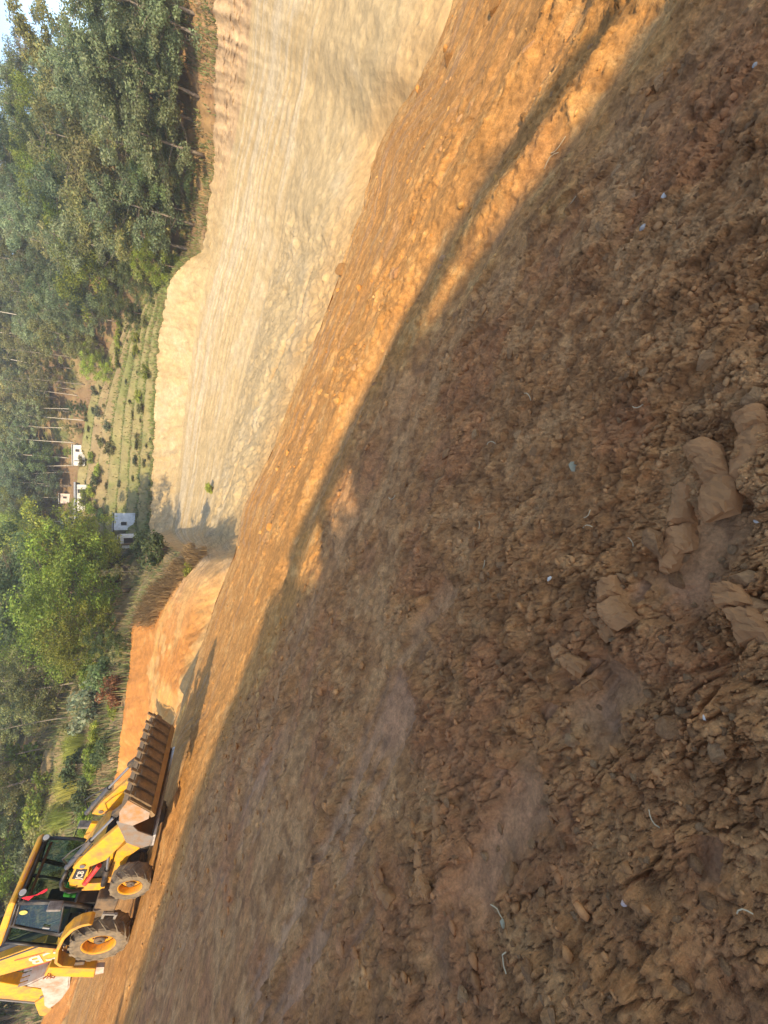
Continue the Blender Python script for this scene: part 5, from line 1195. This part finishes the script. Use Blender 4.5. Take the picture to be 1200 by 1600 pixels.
    MB().box((.15, 0, 1.45), (.5, .5, .14)).box((-.08, 0, 1.85), (.14, .48, .75), (0, -.15, 0)).box((.15, 0, 1.25), (.35, .35, .3)).build('seat', MAT['black_matt'], R, .05)
    MB().box((.92, 0, 1.45), (.14, .3, .7), (0, .3, 0)).box((.5, -.42, 1.35), (.5, .16, .55)).build('console', MAT['black_matt'], R, .03)
    sw = MB(); pts = [(.17 * math.cos(a), .17 * math.sin(a), 0) for a in np.linspace(0, 2 * math.pi, 21)]; sw.tube(pts, .016, 6, False); sw.bar((-.17, 0, 0), (.17, 0, 0), .025); sw = sw.build('steering_wheel', B, R); sw.location = (.75, 0, 1.86); sw.rotation_euler = (0, -.5, 0)
    gc = MB(); gc.box((1.0, -.35, 1.72), (.12, .35, .3), (0, .2, 0)); gc.build('dashboard_cover', MAT['green_cloth'], R, .03)
    MB().box((1.02, .15, 1.66), (.1, .5, .25), (0, .2, 0)).build('instrument_panel', MAT['mint'], R, .03)
    for s in (-1, 1):
        fo = [(.99, 1.10), (.93, 1.30), (.78, 1.45), (.42, 1.58), (-.1, 1.62), (-.62, 1.56), (-.80, 1.42), (-.88, 1.15)]; fi2 = [(p[0] * .95 - .01, p[1] - .07 - .02 * (p[0] > .8)) for p in fo]
        MB().prism(fo + fi2[::-1], s * 1.10, s * .84).build('rear_fender', Y, R, .012)
    # red cloth pennant hung from the front corner of the cab (rests on the machine: a thing of its own)
    rgd = random.Random(2); n = 9; V = []; F_ = []
    for i in range(n):
        u = i / (n - 1); hw = .13 * (1 - u) + .02
        for j in (-1, 0, 1): V.append((1.42 + .34 * u, -.78 + .03 * math.sin(7 * u + j), 2.62 - .36 * u + j * hw * .55 - .03 * u * u))
    for i in range(n - 1):
        for j in range(2): F_.append((i * 3 + j, i * 3 + j + 1, i * 3 + j + 4, i * 3 + j + 3))
    fm = bpy.data.meshes.new('red_pennant'); fm.from_pydata(V, [], F_); fm.materials.append(MAT['red_cloth'])
    fl = link('red_pennant', fm); fl.matrix_world = R.matrix_basis if False else Matrix.Translation(Vector(M_POS)) @ Euler((M_ROLL, M_PITCH, M_YAW)).to_matrix().to_4x4()
    sd = fl.modifiers.new('thick', 'SOLIDIFY'); sd.thickness = .006
    tag(fl, 'small red cloth pennant tied to the front corner of the loader cab', 'pennant')
    MB().tube([(1.22, -.74, 2.66), (1.42, -.78, 2.64)], .008, 5).build('pennant_cord', MAT['black'], R)
    # --- backhoe
    kp = MB(); kp.prism([(-1.0, .75), (-1.0, 1.6), (-1.35, 1.7), (-1.55, 1.5), (-1.5, .8)], -.22, .22); kp.box((-1.02, 0, 1.1), (.14, 1.95, .5)); kp.build('kingpost', K, R, .02)
    bo = MB().prism([(-1.30, 1.05), (-1.42, 1.66), (-1.76, 2.12), (-2.34, 2.88), (-3.05, 4.15), (-3.55, 4.35), (-3.78, 4.05), (-3.22, 2.85), (-2.86, 2.05), (-2.52, 1.46), (-1.95, 1.0)], -.16, .16).build('boom', Y, R, .02)
    lettering('JCB', .56, MAT['white'], bo, (-2.02, -.168, 1.42), (-.42, 0, .907), (-.907, 0, -.42), .006, .018)
    dk = MB(); dk.prism([(-1.97, 1.45), (-2.00, 1.465), (-2.49, 2.52), (-2.46, 2.535)], -.162, -.166); dk.prism([(-2.47, 1.28), (-2.50, 1.295), (-2.99, 2.35), (-2.96, 2.365)], -.162, -.166); dk.build('decal_outline', MAT['red_line'], bo)
    br_ = MB().tube([(-1.45, -.02, 1.95), (-2.15, -.02, 2.95)], .085, 12).build('boom_ram', B, R); MB().tube([(-2.15, -.02, 2.95), (-2.85, -.02, 4.0)], .045, 10).build('ram_rod', MAT['chrome'], br_)
    MB().tube([(-1.5, -.24, 1.75), (-2.2, -.22, 2.72), (-2.8, -.2, 3.6)], .022, 6).tube([(-1.48, .24, 1.75), (-2.2, .22, 2.72), (-2.8, .2, 3.6)], .022, 6).build('boom_hose', MAT['black'], R)
    dp = MB().prism([(-3.30, 4.30), (-3.46, 3.4), (-3.56, 2.70), (-4.12, 1.62), (-4.30, 1.42), (-4.62, 1.40), (-4.78, 1.66), (-4.40, 2.60), (-4.12, 3.6), (-3.95, 4.5), (-3.6, 4.7)], -.14, .14).build('dipper', Y, R, .02)
    MB().tube([(-4.5, -.17, 1.53), (-4.5, .17, 1.53)], .09, 14).build('pivot_pin', G, dp)
    MB().prism([(-4.70, 1.70), (-4.36, 1.46), (-5.14, 1.18), (-5.50, 1.32), (-5.42, 1.46)], -.19, -.12).prism([(-4.70, 1.70), (-4.36, 1.46), (-5.14, 1.18), (-5.50, 1.32), (-5.42, 1.46)], .12, .19).build('bucket_link', Y, R, .01)
    dr_ = MB().tube([(-4.1, 0, 4.2), (-4.68, 0, 2.8)], .07, 12).build('dipper_ram', MAT['ram_grey'], R); MB().tube([(-4.68, 0, 2.8), (-5.2, 0, 1.45)], .04, 10).build('ram_rod', MAT['chrome'], dr_)
    bsh = [(-3.24, 2.02), (-2.86, 1.66), (-2.73, 1.28), (-2.88, 1.07), (-3.55, .98), (-4.15, 1.08), (-4.55, 1.27), (-4.35, 1.42), (-3.85, 1.52), (-3.40, 1.66)]
    bb = MB(); path = [(-3.20, 2.02), (-2.86, 1.66), (-2.73, 1.28), (-2.88, 1.07), (-3.55, .98), (-4.15, 1.08), (-4.55, 1.27)]
    for i in range(len(path) - 1):
        a, b = path[i], path[i + 1]; dx, dz = b[0] - a[0], b[1] - a[1]; l = math.hypot(dx, dz); nx, nz = dz / l * .035, -dx / l * .035
        bb.prism([a, b, (b[0] - nx, b[1] - nz), (a[0] - nx, a[1] - nz)], -.38, .0)
    bk2 = bb.build('rear_bucket', MAT['rust_white'], R)
    for y in (-.40, -.01): MB().prism(bsh, y, y + .03).build('bucket_cheek', MAT['rust_white'], bk2)
    for k in range(4):
        y = -.34 + k * .105; MB().prism([(-3.20, 1.98), (-3.10, 1.90), (-3.32, 2.24)], y - .035, y + .035).build('tooth', MAT['edge_steel'], bk2)
    for s in (-1, 1):
        sl_ = MB().prism([(-.98, 1.64), (-1.36, 1.69), (-1.62, .50), (-1.20, .54)], s * 1.02, s * .84).build('stabiliser', Y, R, .02)
        MB().prism([(-1.22, .55), (-1.58, .50), (-1.52, .30), (-1.24, .34)], s * .98, s * .88).build('stabiliser_foot', MAT['rust_white'], sl_)
    hs = MB()
    for i in range(4): hs.tube([(-1.0, -.7 + .1 * i, 1.5), (-1.25, -1.06 + .03 * i, 1.62 - .06 * i), (-1.4, -1.05, 1.45 + .08 * i), (-1.3, -.75, 1.3), (-1.2, -.4, 1.4 + .05 * i)], .014, 5)
    hs.build('hydraulic_hose', MAT['hose_red'], R)
    MB().prism([(-1.50, 1.66), (-1.36, 1.95), (-1.05, 1.92), (-1.02, 1.66)], -.52, -.2).build('rear_cover', Y, R, .02)
    return R
# ------------------------------------------------------------------ build everything
MAT = {}
MAT['soil'] = mat_earth('soil', (11.0, 60.0, 190.0), 0.022, True, 0.34)
MAT['earth'] = mat_earth('earth', (1.1, 4.5, 17.0), 0.06, False, 0.2)
def mat_clod(name, c):
    m = mat_plain(name, c, 0.95, 0, 0.5, tuple(x * 0.72 for x in c), 0.2, 4.0, 0.10); return m
MAT['clod'] = mat_earth('clod', (1.3, 4.5, 14.0), 0.02, False, 0.25); MAT['clod2'] = mat_earth('clod_pale', (1.6, 5.5, 17.0), 0.018, False, 0.22); MAT['orange'] = mat_clod('clay_orange', (0.50, 0.24, 0.06)); MAT['crumb'] = mat_earth('crumb', (9.0, 42.0, 150.0), 0.008, False, 0.25); MAT['orange'] = mat_clod('clay_orange', (0.47, 0.24, 0.08))
for k, c in dict(white=(.62, .56, .46), greystone=(.44, .40, .34), green=(.34, .32, .21), yellow=(.46, .37, .22), pink=(.62, .5, .44), root=(.6, .48, .28)).items(): MAT[k] = mat_plain(k, c, .8, 0, .35 if k != 'white' else .05, (.35, .24, .14), .3, 4.0)
for k, c in dict(leaf_silver=(.235, .285, .145), leaf_dark=(.14, .19, .075), leaf_bright=(.30, .355, .06), leaf_olive=(.28, .28, .105), leaf_weed=(.30, .29, .12), leaf_grey=(.23, .27, .16), leaf_red=(.23, .09, .05)).items(): MAT[k] = mat_leaf(k, c)
for k, c in dict(grass_lime=(.46, .47, .10), straw=(.42, .31, .13), grass_mass=(.42, .42, .42), straw_brown=(.40, .28, .14)).items(): MAT[k] = mat_leaf(k, c, .15, .3)
for k, c in dict(bark=(.16, .12, .085), bark_pale=(.27, .22, .17), bark_white=(.55, .49, .40)).items(): MAT[k] = mat_plain(k, c, .9, 0, .5, tuple(x * .55 for x in c), .2, 9.0)
yc = (.80, .40, .012)
MAT['yellow'] = mat_plain('yellow_paint', yc, .45, 0, .58, (.40, .22, .08), .45, 3.4)
MAT['yellow_rim'] = mat_plain('yellow_rim_paint', (.72, .33, .012), .5, 0, .5, (.32, .19, .08), .4, 6)
MAT['black'] = mat_plain('black_paint', (.02, .02, .022), .4, 0, .35, (.12, .085, .055), .5, 4)
MAT['black_matt'] = mat_plain('black_plastic', (.018, .018, .018), .75, 0, .3, (.1, .07, .045), .3, 4)
MAT['chassis'] = mat_plain('chassis_grey', (.05, .048, .045), .7, 0, .7, (.22, .15, .09), .3, 3)
MAT['tyre'] = mat_plain('dusty_rubber', (.10, .088, .072), .92, 0, .85, (.25, .195, .13), .2, 5, .006)
MAT['hub_grey'] = mat_plain('hub_grey', (.10, .09, .08), .7, .2, .6, (.22, .15, .09), .3, 9)
MAT['steel'] = mat_plain('worn_steel', (.32, .30, .28), .45, .8, .4, (.2, .13, .08), .5, 8)
MAT['chrome'] = mat_plain('chrome_rod', (.30, .29, .28), .4, .6, .15, (.2, .14, .09), .5, 5)
MAT['alu'] = mat_plain('dull_aluminium', (.42, .41, .39), .5, .5, .4, (.25, .18, .1), .5, 6)
MAT['ram_grey'] = mat_plain('ram_grey', (.10, .10, .105), .4, .3, .35, (.2, .14, .09), .5, 5)
MAT['bucket_grey'] = mat_plain('scraped_grey', (.26, .235, .215), .6, .3, .6, (.30, .19, .11), .4, 5)
MAT['bucket_dirt'] = mat_plain('soil_caked_steel', (.22, .13, .07), .85, 0, .6, (.34, .19, .08), .2, 5)
MAT['bucket_rust'] = mat_plain('rust_orange_plate', (.40, .36, .32), .65, .1, .75, (.46, .23, .09), .3, 4)
MAT['jaw_brown'] = mat_plain('muddy_jaw', (.20, .135, .075), .85, 0, .6, (.31, .20, .10), .25, 6)
MAT['tooth_brown'] = mat_plain('muddy_tooth', (.15, .105, .065), .8, .1, .6, (.29, .19, .10), .3, 10)
MAT['jaw_lip'] = mat_plain('dusty_lip', (.34, .235, .12), .8, .1, .5, (.26, .16, .08), .3, 6)
MAT['edge_steel'] = mat_plain('polished_edge', (.62, .58, .53), .4, .5, .3, (.34, .23, .14), .5, 6)
MAT['rust_white'] = mat_plain('chalky_white_steel', (.50, .46, .41), .7, 0, .55, (.42, .21, .12), .3, 2.6)
MAT['red'] = mat_plain('red_ram', (.55, .03, .03), .45, 0, .3, (.3, .15, .08), .5, 6)
MAT['red_cloth'] = mat_plain('red_cloth', (.72, .03, .05), .9, 0, 0, (.3, .1, .1), .2, 6)
MAT['rust_red'] = mat_plain('rust_red_bar', (.33, .10, .05), .6, 0, .4, (.25, .12, .07), .4, 6)
MAT['red_line'] = mat_plain('red_line', (.42, .04, .03), .5)
MAT['pink_strip'] = mat_plain('faded_strip', (.72, .30, .26), .6, 0, .6, (.75, .42, .08), .3, 9)
MAT['green_cloth'] = mat_plain('green_cloth', (.10, .42, .08), .9); MAT['mint'] = mat_plain('mint_panel', (.42, .58, .46), .6, 0, .4, (.2, .25, .2), .3, 9)
MAT['hose_red'] = mat_plain('dusty_red_hose', (.32, .09, .03), .7, 0, .4, (.4, .2, .08), .3, 6)
MAT['mirror_back'] = mat_plain('mirror_shell', (.30, .27, .24), .5, 0, .5, (.12, .1, .09), .4, 6)
MAT['sticker'] = mat_plain('yellow_sticker', (.62, .55, .12), .6, 0, .5, (.3, .25, .12), .3, 14)
MAT['lamp_glass'] = mat_plain('lamp_glass', (.7, .7, .66), .15)
MAT['glass'] = mat_glass('cab_glass', (.46, .56, .48), .09)
for k, c, dd in (('whitewash', (.66, .63, .58), .3), ('bluewash', (.70, .73, .78), .4), ('pinkwash', (.66, .52, .45), .4), ('beige', (.62, .46, .32), .4), ('tin', (.55, .55, .55), .4), ('slate', (.30, .31, .34), .3), ('wood_dark', (.05, .045, .05), .3)):
    MAT[k] = mat_plain(k, c, .8, 0, dd, tuple(x * .6 for x in c), .3, 1.6)
ground = build_ground()
build_underfoot(); build_shadow_bank(); build_shadow_trunk(); build_pit(); build_hill()
build_loader()
build_huts()
build_vegetation()
build_clods(ground)

# ------------------------------------------------------------------ thin dry-season haze
allz = [c.z for c in (o.matrix_world @ Vector(q) for o in SC.objects if o.type == 'MESH' and o.parent is None for q in o.bound_box)]
HZ0 = min(allz) - 1.5; HZ1 = max(max(allz), float(np.max(LZ)) + 14) + 1.0
hm = bpy.data.materials.new('haze'); hm.use_nodes = True; t = hm.node_tree; t.nodes.clear()
vo = t.nodes.new('ShaderNodeVolumePrincipled'); vo.inputs['Color'].default_value = (.90, .93, .98, 1); vo.inputs['Density'].default_value = 0.0012; vo.inputs['Anisotropy'].default_value = 0.2
oo = t.nodes.new('ShaderNodeOutputMaterial'); t.links.new(vo.outputs[0], oo.inputs['Volume'])
xs_ = [c.x for c in (o.matrix_world @ Vector(q) for o in SC.objects if o.type == 'MESH' and o.parent is None for q in o.bound_box)]; ys_ = [c.y for c in (o.matrix_world @ Vector(q) for o in SC.objects if o.type == 'MESH' and o.parent is None for q in o.bound_box)]
X0, X1, Y0, Y1 = min(xs_) - 12, max(xs_) + 12, min(ys_) - 12, max(ys_) + 12
hz = MB().box(((X0 + X1) / 2, (Y0 + Y1) / 2, 0.5 * (HZ0 + HZ1)), (X1 - X0, Y1 - Y0, HZ1 - HZ0)).build('haze', hm); tag(hz, kind='stuff')
